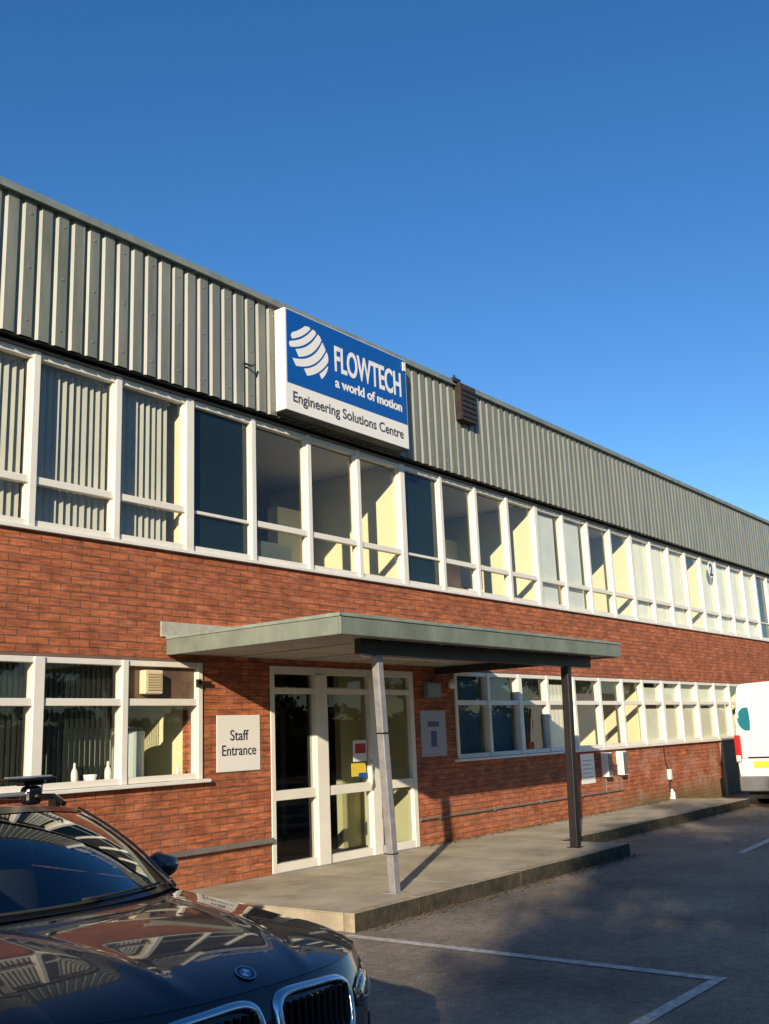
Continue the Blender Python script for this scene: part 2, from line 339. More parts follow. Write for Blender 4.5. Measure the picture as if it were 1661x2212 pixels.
# brick: object coordinates must stay metric from z=0; the offsets are whole numbers of courses
br = MB()
br.box(XL, XR, W, W+.3, 2.45, 3.62)             # band between storeys (upper)
br.box(XL, 1.6, W, W+.3, -.2, 2.45)
br.box(1.6, 7.32, W, W+.3, -.2, 1.2)
br.box(7.32, 8.36, W, W+.3, -.2, 2.45)
br.box(11.14, 12.14, W, W+.3, -.2, 2.45)
br.box(12.14, 22.62, W, W+.3, -.2, 1.2)
br.box(25.6, XR, W, W+.3, -.2, 2.45)
br.box(22.62, 22.64, W+.02, W+.3, -.2, 1.2)
bo = part(br, 'brick_wall', BRICK)
lin = MB(); lin.box(1.5, 7.42, W-.004, W+.1, 2.447, 2.475); lin.box(12.1, 25.65, W-.004, W+.1, 2.475, 2.50)
part(lin, 'lintel', mat('lintel', (.20, .12, .08), .8, var=.3, vscale=6))
bk = MB(); bk.box(XL, XR, W+9, W+9.2, 0, 6.6); bk.box(XL-.2, XL, W, W+9.2, 0, 7); bk.box(XR, XR+.2, W, W+9.2, 0, 7)
part(bk, 'end_wall', BRICK)
rf = MB(); rf.box(XL, XR, W+.3, W+9.2, 6.5, 6.7); part(rf, 'roof', ROOFM)
# interior: floors, ceilings, back walls, partitions
it = MB()
it.box(XL, XR, W+.02, W+5, 3.30, 3.45, 2)     # upper floor
it.box(XL, XR, W+.28, W+5, 5.42, 5.5, 1)       # upper ceiling
it.box(XL, XR, W+5, W+5.1, 2.5, 5.5, 0)
it.box(XL, XR, W+.3, W+5, 2.62, 2.70, 1)       # lower ceiling
it.box(XL, XR, W+.3, W+9, .05, .14, 2)         # lower floor
it.box(XL, 8.0, W+4, W+4.1, .14, 2.62, 0); it.box(12.3, XR, W+4, W+4.1, .14, 2.62, 0)
it.box(8.0, 12.3, W+6, W+6.1, .14, 2.62, 2)
part(it, 'interior', [CREAM, CEIL, CARPET])
COLS = [-8.5, -4.6, -.65, 3.25, 7.13, 11.08, 14.92, 18.8, 22.63, 26.5, 30.4, 34.3, 38.2, 42.0]
for i, c in enumerate(COLS[:-1]):
    pw = MB()
    pw.box(c-.02, c+.10, W+.10, W+(4.98 if i not in (5,) else 2.6), 3.46, 5.415); part(pw, 'partition_wall', CREAM)
# recessed pieces seen inside the second bay: a wide pier, a cupboard block
for bx in ((10.15, 10.9, W+1.55, W+1.75, 3.46, 4.9), (9.35, 9.95, W+1.1, W+1.6, 3.46, 4.22), (14.1, 14.9, W+1.62, W+1.7, 3.46, 5.0)):
    pc = MB(); pc.box(*bx); part(pc, 'inner_pier', CREAM)
dw = MB(); dw.box(14.2, 14.9, W+1.5, W+1.55, 3.46, 4.5); part(dw, 'inner_door', WOOD)

DIF = mat('diffuser', (.85, .82, .6), .6, emit=((1, .95, .6), .35))
for x in (8.9, 13.0, 17.2, 20.9, 5.2):
    cl = MB(); cl.box(x, x+.6, W+2.2, W+2.8, 5.40, 5.419); part(cl, 'ceiling_light', DIF)
for bx, mm in (((12.3, 13.3, W+.8, W+1.2, 3.46, 4.35), WOOD), ((13.4, 13.9, W+.5, W+.6, 3.9, 4.25), SIGNK), ((8.3, 9.1, W+1.6, W+2.0, 3.46, 4.6), CARPET), ((16.9, 17.4, W+.6, W+1.0, 3.46, 4.3), WOOD)):
    cl = MB(); cl.box(*bx); part(cl, 'office_cabinet', mm)
for c in (7.34, 12.02, 18.85, 24.65):
    pw = MB(); pw.box(c, c+.1, W+.12, W+3.98, .145, 2.615); part(pw, 'partition_wall', CREAM)
LOB = mat('lobby_brown', (.16, .12, .07), .8, var=.3, vscale=2)
for x in (8.25, 11.32):
    pw = MB(); pw.box(x, x+.08, W+.31, W+5.9, .145, 2.615); part(pw, 'lobby_wall', LOB)

# cladding
cm = MB(); P = .187
prof = [(0, .027), (.034, .027), (.0575, 0), (.172, 0), (P, .027)]
CY = 8.045
xs = []
n = int((XR-XL)/P)
zt, zb_ = 6.90, 5.455
jit = random.Random(11)
for i in range(n):
    x0 = XL+i*P+ .02
    for j in range(4):
        (a, ya), (b, yb) = prof[j], prof[j+1]
        cm.face([(x0+a, CY+ya, zb_), (x0+b, CY+yb, zb_), (x0+b, CY+yb, zt), (x0+a, CY+ya, zt)])
for i in range(0, n, 2):
    for z in (5.62, 6.17, 6.74):
        x = XL+i*P+.02+.115+jit.uniform(-.004, .004); cm.box(x-.009, x+.009, CY-.007, CY+.002, z-.009, z+.009, 1)
for i in range(5, n, 6): x = XL+i*P+.02+.172; cm.box(x-.006, x+.004, CY-.004, CY+.012, zb_-.004, zt)
part(cm, 'metal_cladding', [CLAD, STEEL])
cb = MB(); cb.box(XL, XR, CY+.03, W+.5, 5.451, 6.6); part(cb, 'cladding_backing', DARKW)
sf = MB(); sf.box(XL, XR, W+.005, W+.28, 5.402, 5.449); part(sf, 'drip_board', DARKW)
cp = MB(); cp.box(XL, XR, CY-.045, W+.5, 6.88, 6.965); cp.box(XL, XR, CY-.055, CY-.046, 6.875, 6.90)
part(cp, 'coping', CAPM, bevel=.01)
fl = MB(); fl.box(XL, XR, W-.06, W+.004, 5.402, 5.412); part(fl, 'drip_edge', mat('drip_grey', (.10, .10, .095), .6))

# ---- windows
def upper_window(x0, x1, contents):
    """x0,x1 = centres of the bay posts"""
    f = MB(); n = 4; mw = .036
    yg = W+.05; yf = W-.03
    f.box(x0+.05, x1-.05, W-.005, yg+.03, SILL+.035, SILL+.10)
    f.box(x0+.05, x1-.05, W-.005, yg+.03, HEAD-.07, HEAD-.001)
    for i in range(0, n):
        x = x0+(x1-x0)*i/n; wd = .055 if i == 0 else mw
        f.box(x-wd, x+wd, yf, yg+.05, SILL+.03, HEAD-.002)
    for i in range(n):
        a = x0+(x1-x0)*i/n+(.055 if i == 0 else mw); b = x0+(x1-x0)*(i+1)/n-(.055 if i == 3 else mw)
        th = .018 if contents[i] == 'T' else .036
        f.box(a-.002, b+.002, W+(.012 if contents[i] == 'T' else -.008), yg+.02, 4.11-th, 4.11+th)
        if contents[i] != 'T':   # opening sash rims
            f.box(a-.001, a+.022, W+.012, yg+.015, SILL+.10, HEAD-.07); f.box(b-.022, b+.001, W+.012, yg+.015, SILL+.10, HEAD-.07)
    wo = part(f, 'window', WHITE2, bevel=.004)
    gl = MB(); gl.face([(x0-6, yg-W, SILL), (x1-6, yg-W, SILL), (x1-6, yg-W, HEAD), (x0-6, yg-W, HEAD)]); gl.build('glass', GLASS, wo)
    s = MB(); s.box(x0-6, x1-6, -.045, .05, SILL, SILL+.033); s.build('sill', WHITE, wo)
    vb = MB(); tp = MB(); rb = MB(); any_v = any_t = any_r = False
    for i in range(n):
        a = x0+(x1-x0)*i/n+.04; b = x0+(x1-x0)*(i+1)/n-(.17 if i == 3 else .04); c = contents[i]
        if c == 'T': tp.box(a-6, b-6, yg+.006-W, yg+.02-W, SILL+.05, HEAD-.05); any_t = True
        if c in 'VvR':
            any_v = True; pitch_ = .080 if c == 'V' else .10
            m = int((b-a)/pitch_)
            for k_ in range(m):
                if c == 'v' and k_ < m*.35: continue
                xc = a+pitch_*(k_+.5)-6; ang = -radians((40 if c == 'V' else 14)+random.uniform(-5, 5)); hw = .0445 if c == 'V' else .052
                dx, dy = hw*cos(ang), hw*sin(ang); yc = (.145 if c == 'V' else .085)+random.uniform(-.004, .004)
                zb = SILL+.06+random.uniform(0, .02)
                vb.face([(xc-dx, yc-dy, zb), (xc+dx, yc+dy, zb), (xc+dx, yc+dy, HEAD-.09), (xc-dx, yc-dy, HEAD-.09)])
            vb.box(a-6, b-6, .13, .18, HEAD-.09, HEAD-.05)
        if c == 'B':
            any_r = True; rb.box(a-6-.03, b-6-.15, .075, .079, SILL+.05, HEAD-.10)
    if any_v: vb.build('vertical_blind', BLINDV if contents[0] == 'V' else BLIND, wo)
    if any_t: tp.build('dark_panel', TEAL, wo)
    if any_r: rb.build('roller_blind', BLINDW, wo)
    return wo
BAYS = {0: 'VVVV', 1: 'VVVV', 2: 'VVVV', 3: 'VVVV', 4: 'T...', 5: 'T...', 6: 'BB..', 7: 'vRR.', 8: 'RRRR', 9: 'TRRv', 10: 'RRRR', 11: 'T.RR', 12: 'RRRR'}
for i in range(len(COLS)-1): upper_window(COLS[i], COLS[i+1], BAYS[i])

def lower_window(xs, thick, contents, zt=2.445, tr=2.03, z0=1.2):
    x0, x1 = xs[0], xs[-1]; yg = W+.06; f = MB()
    f.box(x0, x1, W-.006, yg+.03, z0+.04, z0+.10); f.box(x0, x1, W-.006, yg+.03, zt-.055, zt)
    for i, x in enumerate(xs):
        wd = .055 if i in thick else .035
        if i == 0: a, b = x, x+.06
        elif i == len(xs)-1: a, b = x-.06, x
        else: a, b = x-wd, x+wd
        f.box(a, b, W-.022, yg+.04, z0+.038, zt-.001)
    for i in range(len(xs)-1):
        f.box(xs[i]+.03, xs[i+1]-.03, W-.004, yg+.02, tr-.035, tr+.035)
    wo = part(f, 'window', WHITE2, bevel=.004)
    gl = MB(); gl.face([(x0-6, yg-W, z0), (x1-6, yg-W, z0), (x1-6, yg-W, zt), (x0-6, yg-W, zt)]); gl.build('glass', GLASS, wo)
    s = MB(); s.box(x0-6-.06, x1-6+.08, -.07, .05, z0, z0+.036); s.build('sill', WHITE, wo, bevel=.006)
    mbs = {}
    run = 0
    for i, c in enumerate(contents):
        a = xs[i]+.04-6; b = xs[i+1]-.04-6
        if i and c != contents[i-1]: run += 1
        if c == 'B':     # two-stage blind, small dark gap at the head
            q = mbs.setdefault('B%d' % run, MB()); 
            m = int((b-a)/.07)
            for k_ in range(m+1):
                xc = a+(b-a)*(k_+.5)/(m+1); hw = (b-a)/(m+1)*.5
                for (za, zb) in ((z0+.06, tr-.11), (tr+.01, zt-.14)):
                    q.face([(xc-hw, .075+.006*(k_ % 2), za), (xc+hw, .075+.006*((k_+1) % 2), za), (xc+hw, .075+.006*((k_+1) % 2), zb), (xc-hw, .075+.006*(k_ % 2), zb)])
        if c in 'KN':
            q = mbs.setdefault(c+str(run), MB()); m = int((b-a)/.06) if c == 'K' else 0; dd_ = .015 if c == 'K' else 0
            for k_ in range(m+1):
                xc = a+(b-a)*(k_+.5)/(m+1); hw = (b-a)/(m+1)*.5
                q.face([(xc-hw, .15, z0+.06), (xc+hw, .15+dd_, z0+.06), (xc+hw, .15+dd_, zt-.03), (xc-hw, .15, zt-.03)])
    for c, q in mbs.items():
        q.v = [(x, y, z) for x, y, z in q.v]; q.build('blind', {'B': BLIND, 'K': BLINDK, 'N': BLINDN}[c[0]], wo)
    return wo
LW = lower_window([1.6, 2.5, 3.45, 4.4, 5.34, 6.31, 7.32], (2, 4), 'KKKKK.', zt=2.445, tr=2.03)
# boarded-over top light of the end pane
bd = MB(); bd.box(6.37, 7.25, W+.045, W+.058, 2.07, 2.385); part(bd, 'boarded_pane', BROWN)
RW = lower_window([12.14, 13.06, 14.0, 14.9, 15.85, 16.85, 17.79, 18.72, 19.7, 20.63, 21.6, 22.64, 23.6, 24.6, 25.6], (2, 8, 10), 'NNKB..' + '.BBBBB..', zt=2.475, tr=2.03)
# handles on the sashes

# entrance doors
f = MB(); yf = W-.01; yb = W+.09
def fr(x0, x1, z0, z1, dy=0): f.box(x0, x1, yf+dy, yb, z0, z1)
fr(8.36, 8.43, .152, 2.45); fr(11.05, 11.14, .152, 2.45); fr(8.431, 11.049, 2.36, 2.449, .002)
fr(9.12, 9.33, .152, 2.36, -.02); fr(10.16, 10.33, .152, 2.36, -.02)
for a, b in ((8.431, 9.119), (9.331, 10.159), (10.331, 11.049)):
    fr(a, b, 2.13, 2.20, .004); fr(a, b, .153, .25, .004); fr(a, b, .93, 1.04, .003)
EN = part(f, 'entrance', WHITE2, bevel=.006)
gl = MB()
gl.face([(8.4-6, .05, .2), (11.1-6, .05, .2), (11.1-6, .05, 2.4), (8.4-6, .05, 2.4)]); gl.build('glass', GLASSD, EN)
h = MB(); h.tube([(10.11-6, -.045, .95), (10.11-6, -.07, 1.02), (10.11-6, -.07, 1.25), (10.11-6, -.045, 1.32)], .012); pass
h.build('handle', STEEL, EN)
th = MB(); th.box(8.36-6, 11.14-6, -.06, .1, .145, .158); th.build('threshold', STEEL, EN)
st = MB(); st.box(9.86-6, 10.13-6, .03, .035, 1.30, 1.56, 0); st.box(9.90-6, 10.10-6, .024, .029, 1.40, 1.52, 2); st.box(9.82-6, 10.1-6, .03, .035, 1.12, 1.28, 1); st.box(9.95-6, 10.12-6, .024, .029, 1.10, 1.16, 3)
st.build('door_notice', [SIGNW, YEL, RED, SIGNB], EN)
# inner lobby screen and door
ib = MB()
for a, b in ((8.6, 8.68), (9.62, 9.72), (10.5, 10.6)): ib.box(a, b, W+1.9, W+1.96, .145, 2.61)
ib.box(8.34, 11.3, W+1.9, W+1.96, 2.05, 2.13); ib.box(8.34, 11.3, W+1.9, W+1.96, .145, .3)
part(ib, 'lobby_screen', LOB)
for bx in ((10.70, 11.10, W+.95, W+1.05, .145, 2.6), (11.101, 11.20, W+.101, W+1.05, .145, 2.6)):
    lc = MB(); lc.box(*bx); part(lc, 'lobby_pier', CREAM)

# right hand doorway; its black sheet also stands in for the van's shadow
dd = MB(); dd.box(22.801, 25.6, W+.03, W+.08, .02, 1.195); part(dd, 'doorway_van_shadow', DARKW)
jb = MB(); jb.box(22.64, 22.80, W-.02, W+.1, 0, 1.195); part(jb, 'door_jamb', mat('jamb', (.40, .30, .24), .7, var=.3, vscale=5))

# ------------------------------------------------------------ canopy
CN = empty('entrance_canopy', (9.7, 7, .15), 0, 'flat grey-green entrance canopy on two posts over the glazed doors', 'canopy')
def cpart(mb, name, m, **k):
    mb.v = [(x-9.7, y-7, z-.15) for x, y, z in mb.v]; return mb.build(name, m, CN, **k)
X0, X1, Y0 = 6.83, 12.66, 5.80
a = MB(); a.box(X0, X1, Y0, Y0+.04, 2.51, 2.70); a.box(X0, X0+.04, Y0+.04, W-.002, 2.51, 2.70); a.box(X1-.04, X1, Y0+.04, W-.002, 2.51, 2.70)
cpart(a, 'fascia', GREENGREY, bevel=.008)
a = MB(); a.box(X0+.04, X1-.04, Y0+.04, W-.002, 2.60, 2.69); cpart(a, 'roof_deck', ROOFM)
a = MB(); a.box(X0+.04, X1-.04, Y0+.04, W-.002, 2.53, 2.56)
cpart(a, 'soffit', SOFFIT)
sm = MB()
for i in range(1, 6): x = X0+i*(X1-X0)/6; sm.box(x-.02, x+.02, Y0+.05, W-.01, 2.52, 2.529)
cpart(sm, 'soffit_batten', SOFFIT)
a = MB(); a.box(7.45, 12.3, 6.08, 6.16, 2.38, 2.529); cpart(a, 'front_beam', DARKW)
a = MB(); a.box(11.68, 11.76, 6.17, W-.01, 2.42, 2.528); cpart(a, 'side_beam', DARKW)
a = MB(); a.box(6.75, 12.72, W-.02, W-.003, 2.70, 2.86); cpart(a, 'flashing', FLASH, bevel=.004)
# trim lips and joints on the fascia
a = MB(); a.box(X0-.012, X1+.012, Y0-.012, Y0-.001, 2.675, 2.708)
a.box(X0-.012, X0-.001, Y0-.012, W-.003, 2.675, 2.708); cpart(a, 'fascia_lip', mat('lip', (.27, .31, .25), .5, var=.3, vscale=6), bevel=.003)
def post(x0, y0, x1, y1, m, bandm=None, s_=.042):
    q = MB()
    def ring(x, y, z): return [(x-s_, y-s_, z), (x+s_, y-s_, z), (x+s_, y+s_, z), (x-s_, y+s_, z)]
    r0 = ring(x0, y0, .15); r1 = ring(x1, y1, 2.38)
    for j in range(4): q.face([r0[j], r0[(j+1) % 4], r1[(j+1) % 4], r1[j]])
    q.face(r0[::-1]); q.face(r1)
    po = cpart(q, 'post', m, weld=True, bevel=.008)
    b = MB(); b.box(x0-.08-9.7, x0+.08-9.7, y0-.08-7, y0+.08-7, 0, .008); b.build('base_plate', m, po)
    if bandm:
        t = (1.62-.15)/2.23; x = x0+(x1-x0)*t-9.7; y = y0+(y1-y0)*t-7
        b = MB(); b.box(x-.047, x+.047, y-.047, y+.047, 1.47, 1.485); b.build('cable_tie', bandm, po)
        x = x0+(x1-x0)*.16-9.7; b = MB(); b.box(x-.047, x+.047, y-.047, y+.047, .35, .36); b.build('cable_tie', bandm, po)
    return po
post(7.88, 6.12, 7.74, 6.12, mat('galvanised_post', (.36, .35, .34), .45, metal=.3, var=.3, vscale=10), DARKW)
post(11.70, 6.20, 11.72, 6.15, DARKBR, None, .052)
bt = empty('batten_light', (9.3, 6.9, 2.52), 0, 'long white batten light under the canopy soffit behind the front post', 'light fitting')
a = MB(); a.box(-.85, .85, -.04, .04, -.035, 0); a.build('housing', SIGNW, bt); a = MB(); a.box(-.83, .83, -.028, .028, -.07, -.036); a.build('diffuser', mat('diff', (.7, .66, .58), .4), bt, bevel=.01)

# ------------------------------------------------------------ main sign
SG = empty('company_sign', (8.37, 7.87, 5.5), 0, 'large blue and white FLOWTECH sign box with striped globe above the windows', 'sign')
SW, SH = 2.50, 1.33
a = MB(); a.box(0, SW, .001, .17, .006, SH); a.build('sign_box', SIGNW, SG, bevel=.006)
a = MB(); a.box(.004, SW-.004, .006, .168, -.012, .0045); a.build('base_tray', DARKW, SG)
a = MB(); a.box(.03, SW-.02, -.004, .0, .36, SH-.012); a.build('blue_panel', SIGNB, SG)
# striped globe
def globe(R, cx, cz, y, parent, name, m, rot=radians(33), sxz=(1, 1)):
    q = MB(); edges = [-.97, -.70, -.62, -.33, -.25, .05, .13, .40, .475, .69, .76, .97]
    for k_ in range(0, 12, 2):
        lo, hi = edges[k_], edges[k_+1]; pts_lo = []; pts_hi = []
        N_ = 30
        def curve(v0, u): return v0-.30*(1-u*u)*(1)*(1-abs(v0)*.35)+.12
        us = [-1+2*j/N_ for j in range(N_+1)]
        P_ = []
        for u in us:
            if u < (.05, -.62, -1, -.66, -.95, -.55)[k_//2]: continue
            lim = sqrt(max(0, 1-u*u)); l = max(-lim, curve(lo, u)); h_ = min(lim, curve(hi, u))
            if h_-l > .004: P_.append((u, l, h_))
        ce, se = cos(rot), sin(rot)
        def T(u, v): return (cx+R*(u*ce-v*se)*sxz[0], y, cz+R*(u*se+v*ce)*sxz[1])
        for (u0, l0, h0), (u1, l1, h1) in zip(P_, P_[1:]):
            if u1-u0 < .1: q.face([T(u0, l0), T(u1, l1), T(u1, h1), T(u0, h0)])
    o = q.build(name, m, parent); s_ = o.modifiers.new('s', 'SOLIDIFY'); s_.thickness = .004; return o
globe(.355, .44, .84, -.006, SG, 'globe_logo', SIGNW, radians(34), (1.03, 1))
text_mesh('FLOWTECH', .5, SIGNW, 'name_lettering', SG, (.93, -.006, .75), fit=1.43, cap=.36, off=.010)
text_mesh('a world of motion', .19, SIGNW, 'motto_lettering', SG, (.93, -.006, .525), fit=1.43, off=.0045)
text_mesh('Engineering Solutions Centre', .19, mat('sign_grey', (.07, .07, .085), .5), 'line_lettering', SG, (.13, -.003, .135), fit=2.24, off=.0015)
a = MB(); a.box(SW-.09, SW-.03, -.02, -.005, 1.15, 1.28); a.build('bracket_plate', SIGNW, SG)

# dark box on the parapet
DB = empty('roof_edge_box', (12.36, 7.93, 6.30), 0, 'weathered dark brown box hung over the cladding near the roofline right of the sign', 'box')
a = MB(); a.box(0, .46, 0, .11, .02, .62); a.build('housing', mat('rusty_brown', (.045, .03, .022), .8, var=.6, vscale=9, bump=.7, bscale=20), DB, bevel=.012)
a = MB()
for i in range(6): a.box(.04, .42, -.016, -.001, .08+i*.085, .11+i*.085)
a.build('louvre', DARKBR, DB)
a = MB(); a.box(-.10, .08, .03, .10, .621, .68); a.tube([(-.02, .08, .68), (-.02, .08, .74)], .02); a.build('bracket', DARKW, DB)
a = MB(); a.tube([(.4, .08, .62), (.4, .35, .68)], .015); a.build('bracket', DARKW, DB)

# number disc
ND = empty('number_sign', (23.1, 8.12, 5.12), 0, 'round white disc with a black 2 on the upper windows at far right', 'sign')
a = MB(); nn = 28
a.face([(.20*cos(2*pi*j/nn), 0, .20*sin(2*pi*j/nn)) for j in range(nn)][::-1]); o = a.build('disc', SIGNW, ND); s_ = o.modifiers.new('s', 'SOLIDIFY'); s_.thickness = .01
text_mesh('2', .40, SIGNK, 'numeral', ND, (-.115, -.012, -.14), off=.012)

# staff entrance sign
SE = empty('staff_sign', (7.53, W-.012, 1.29), 0, 'white Staff Entrance sign on the brick beside the glazed doors', 'sign')
a = MB(); a.box(0, .65, 0, .01, 0, .60); a.build('plate', SIGNW, SE, bevel=.002)
text_mesh('Staff', .16, SIGNK, 'word', SE, (.325, -.002, .33), align='CENTER', sx=1.0)
text_mesh('Entrance', .16, SIGNK, 'word', SE, (.325, -.002, .17), align='CENTER', sx=.92)
# notice right of door
NB = empty('wall_notice', (11.27, W-.012, 1.30), 0, 'pale notice with dark blue emblem in shade right of the glazed doors', 'sign')
a = MB(); a.box(0, .60, 0, .01, 0, .62); a.build('plate', mat('notice', (.36, .34, .38), .4), NB)
a = MB()
for i in range(4): a.box(.17+i*.068, .225+i*.068, -.003, 0, .40, .47)
a.box(.235, .365, -.003, 0, .13, .34); a.build('emblem', mat('deep_blue', (.015, .03, .16), .4), NB)
# emergency light + dome
EL = empty('bulkhead_light', (11.35, W-.07, 2.08), 0, 'grey bulkhead light on the brick above the blue notice', 'light fitting')
a = MB(); a.box(0, .38, 0, .068, 0, .24); a.build('housing', mat('bulk', (.14, .15, .13), .5), EL, bevel=.02)
a = MB(); a.box(.03, .35, -.012, -.001, .03, .21); a.build('lens', mat('lens', (.2, .21, .19), .3), EL, bevel=.005)
DM = empty('bell_dome', (12.02, W-.09, 2.29), 0, 'small pale round alarm dome at the top corner of the lower window', 'alarm')
a = MB(); a.ell((0, .03, 0), (.07, .06, .07)); a.build('dome', SIGNW, DM, smooth=True); a = MB(); a.box(-.06, .06, .07, .088, -.06, .06); a.build('base', STEEL, DM)
# extractor vent
VE = empty('extractor_vent', (6.52, W-.06, 2.11), 0, 'beige square extractor vent in the boarded window pane', 'vent')
a = MB(); a.box(0, .23, 0, .1, 0, .24); a.build('housing', VENT, VE, bevel=.012)
a = MB()
for i in range(7): a.box(.03, .20, -.008, -.001, .035+i*.026, .048+i*.026)
a.build('grille', mat('vent_dark', (.50, .40, .22), .5), VE)
# items on the sill inside the left window
def bottle(x, y, s, lab, kind):
    q = MB(); 
    if kind == 'b': prof_ = [(0, .03), (.10, .033), (.13, .028), (.16, .013), (.20, .012), (.205, 0)]
    else: prof_ = [(0, .045), (.03, .06), (.09, .075), (.10, .07), (.10, 0)]
    q.tube([(0, 0, .0001)]+[(0, 0, p_[0]*s+.001*i) for i, p_ in enumerate(prof_)], [.001]+[max(p_[1]*s, .001) for p_ in prof_], 16)
    o = q.build('bottle' if kind == 'b' else 'bowl', SIGNW, smooth=True, loc=(x, y, 1.26)); tag(o, lab, 'bottle' if kind == 'b' else 'bowl'); return o
bottle(5.83, W+.105, 1.0, 'white plastic bottle left of the bowl inside the lower left window', 'b')
bottle(6.21, W+.105, 1.0, 'white plastic bottle right of the bowl inside the lower left window', 'b')
bottle(6.01, W+.11, .9, 'small white bowl between two bottles inside the lower left window', 'w')
bottle(7.10, W+.12, .7, 'small pale bottle in the corner of the end pane by the brick', 'b')
ssh = MB(); ssh.box(1.7-6, 7.25-6, .062, .145, 1.245, 1.259); ssh.build('inner_sill', WHITE, LW)
cbn = MB(); cbn.box(6.2, 7.3, W+.95, W+1.3, .145, 1.8); part(cbn, 'pale_cabinet', mat('pale_green', (.45, .52, .38), .7))
bl = MB(); bl.tube([(6.75, W+.5, 1.2), (6.75, W+.5, 1.75)], .17, 20); bl.tube([(6.75, W+.5, 1.76), (6.75, W+.5, 1.80)], [.17, .05], 20)
part(bl, 'water_urn', mat('pale_plastic', (.6, .66, .6), .3), smooth=False)

# conduits
a = MB(); a.box(XL+2, 8.35, W-.05, W-.003, .49, .545)
tag(a.build('pipe_trunking', GREYPIPE, bevel=.006), 'grey horizontal trunking along the brick wall left of the doors', 'trunking')
a = MB(); a.tube([(11.16, W-.02, .49), (17.42, W-.02, .475)], .014); a.tube([(16.76, W-.02, .48), (16.76, W-.02, .78)], .012); a.tube([(17.38, W-.02, .48), (17.38, W-.02, .78)], .012)
for x in (11.6, 13.0, 14.4, 15.8): a.box(x, x+.03, W-.036, W-.002, .46, .51)
tag(a.build('cable_conduit', GREYPIPE), 'thin grey conduit along the brick below the right hand windows', 'conduit')
for i, x in enumerate((16.66, 17.28)):
    e_ = empty('meter_box', (x, W-.14, .74), 0, ('white meter box nearer the canopy post under the lower windows', 'white meter box farther from the canopy post under the lower windows')[i], 'box', 'meter boxes under the window')
    q = MB(); q.box(0, .17, 0, .137, 0, .42); q.build('housing', SIGNW, e_, bevel=.008)
    q = MB(); q.box(.012, .158, -.008, -.001, .02, .40); q.build('cover', mat('cover_grey', (.12, .11, .11), .5), e_)
NT = empty('paper_notice', (15.88, W-.012, .66), 0, 'white notice with lines of text behind the dark canopy post', 'sign')
a = MB(); a.box(0, .50, 0, .01, 0, .50); a.build('plate', SIGNW, NT)
a = MB()
for i in range(5): a.box(.06, .44-(i % 2)*.08, -.003, 0, .38-i*.07, .395-i*.07)
a.build('text_line', mat('txt', (.35, .36, .42), .5), NT)
TP = empty('wall_standpipe', (19.58, W, .15), 0, 'cable dropping to white fittings on the brick near the far end', 'standpipe')
a = MB(); a.tube([(-.12, -.015, 1.05), (-.09, -.015, .7), (0, -.02, .55)], .012); a.tube([(0, -.02, .55), (0, -.02, .05)], .018); a.build('cable', DARKBR, TP)
a = MB(); a.box(-.05, .05, -.07, -.002, .38, .58); a.build('socket', SIGNW, TP, bevel=.01)
a = MB(); a.tube([(0, -.05, 0.002), (.02, -.05, .12), (.0, -.04, .2)], [.06, .05, .02]); a.build('boot', SIGNW, TP)
AM = empty('wall_bracket', (7.26, W-.03, 2.22), 0, 'small black bracket on the brick at the top corner of the left window', 'bracket')
a = MB(); a.box(-.03, .16, -.02, .0, 0, .03); a.box(-.02, .02, -.02, .028, -.03, .05); a.build('arm', DARKW, AM)
HK = MB(); HK.tube([(7.82, 8.03, 5.98), (7.90, 7.98, 5.95), (7.98, 8.0, 5.99)], .014)
tag(HK.build('cladding_hook', DARKW), 'small dark hook on the cladding left of the blue sign', 'hook')

# ------------------------------------------------------------ car
PAINT = mat('dark_blue_car_paint', (.004, .007, .017), .4, metal=0, coat=1.0, spec=.25)
CGLASS = glass_mat('car_glass', (.36, .42, .42), 2.4, 0, 0)
CHROME = mat('chrome', (.62, .64, .67), .14, metal=1)
BLK = mat('gloss_black', (.008, .008, .009), .12, spec=.6)
RUB = mat('rubber', (.02, .02, .02), .8)
INT = mat('car_interior', (.035, .035, .04), .8)
SEAT = mat('seat_fabric', (.10, .10, .11), .85)
ALU = mat('aluminium', (.75, .75, .74), .3, metal=.8)
LENS = glass_mat('lamp_lens', (.75, .8, .85), 1.8)
CAR = empty('parked_car', (2.68, 2.63, 0), -.0377, 'dark blue estate car with roof bars parked nose out beside the entrance', 'car')
CAR.scale = (.947,)*3
HW = .90
def bf(u): return .62*(1-max(0, 1-(abs(u)/HW)**2.6)**(1/2.4))
def lean(z, c=1):
    o = .055*((z-.55)/.2)**2 if z > .55 else 0
    if z < .42: o += .06*((.42-z)/.22)**2
    return o*c
def ztop(u): return .795+.006*(abs(u)/HW)**2.5
def fas(th, t, z0=.19):
    s_ = sin(th); u = HW*math.copysign(abs(s_)**(2/2.6), s_); c_ = abs(cos(th)); b = .62*(1-c_**(2/2.4))
    z = z0+(ztop(u)-z0)*t
    return Vector((u, b+lean(z, min(1, c_*1.5)), z))
def hoodL(a):
    u = .72*a; c_ = max(0, 1-(abs(u)/HW)**2.6)**.5
    z = ztop(u); return Vector((u, bf(u)+lean(z, min(1, c_*1.5)), z))
def hoodR(a): return Vector((.70*a, 1.15+.27*a*a, .985-.02*a*a))
def hood(a, t):
    L_, R_ = hoodL(a), hoodR(a); p_ = L_.lerp(R_, t)
    g_ = .34*(1-(1-t)**6)+.66*t**.9
    p_.z = L_.z+(R_.z-L_.z)*g_+.022*(1-a*a)*sin(pi*min(1, t*1.1))**.8*(1 if t < .91 else max(0, (1-t)/.09))
    ac = .70-.30*(1-t)
    p_.z += .011*exp(-((abs(a)-ac)/.055)**2)*sin(pi*t)**.5
    return p_
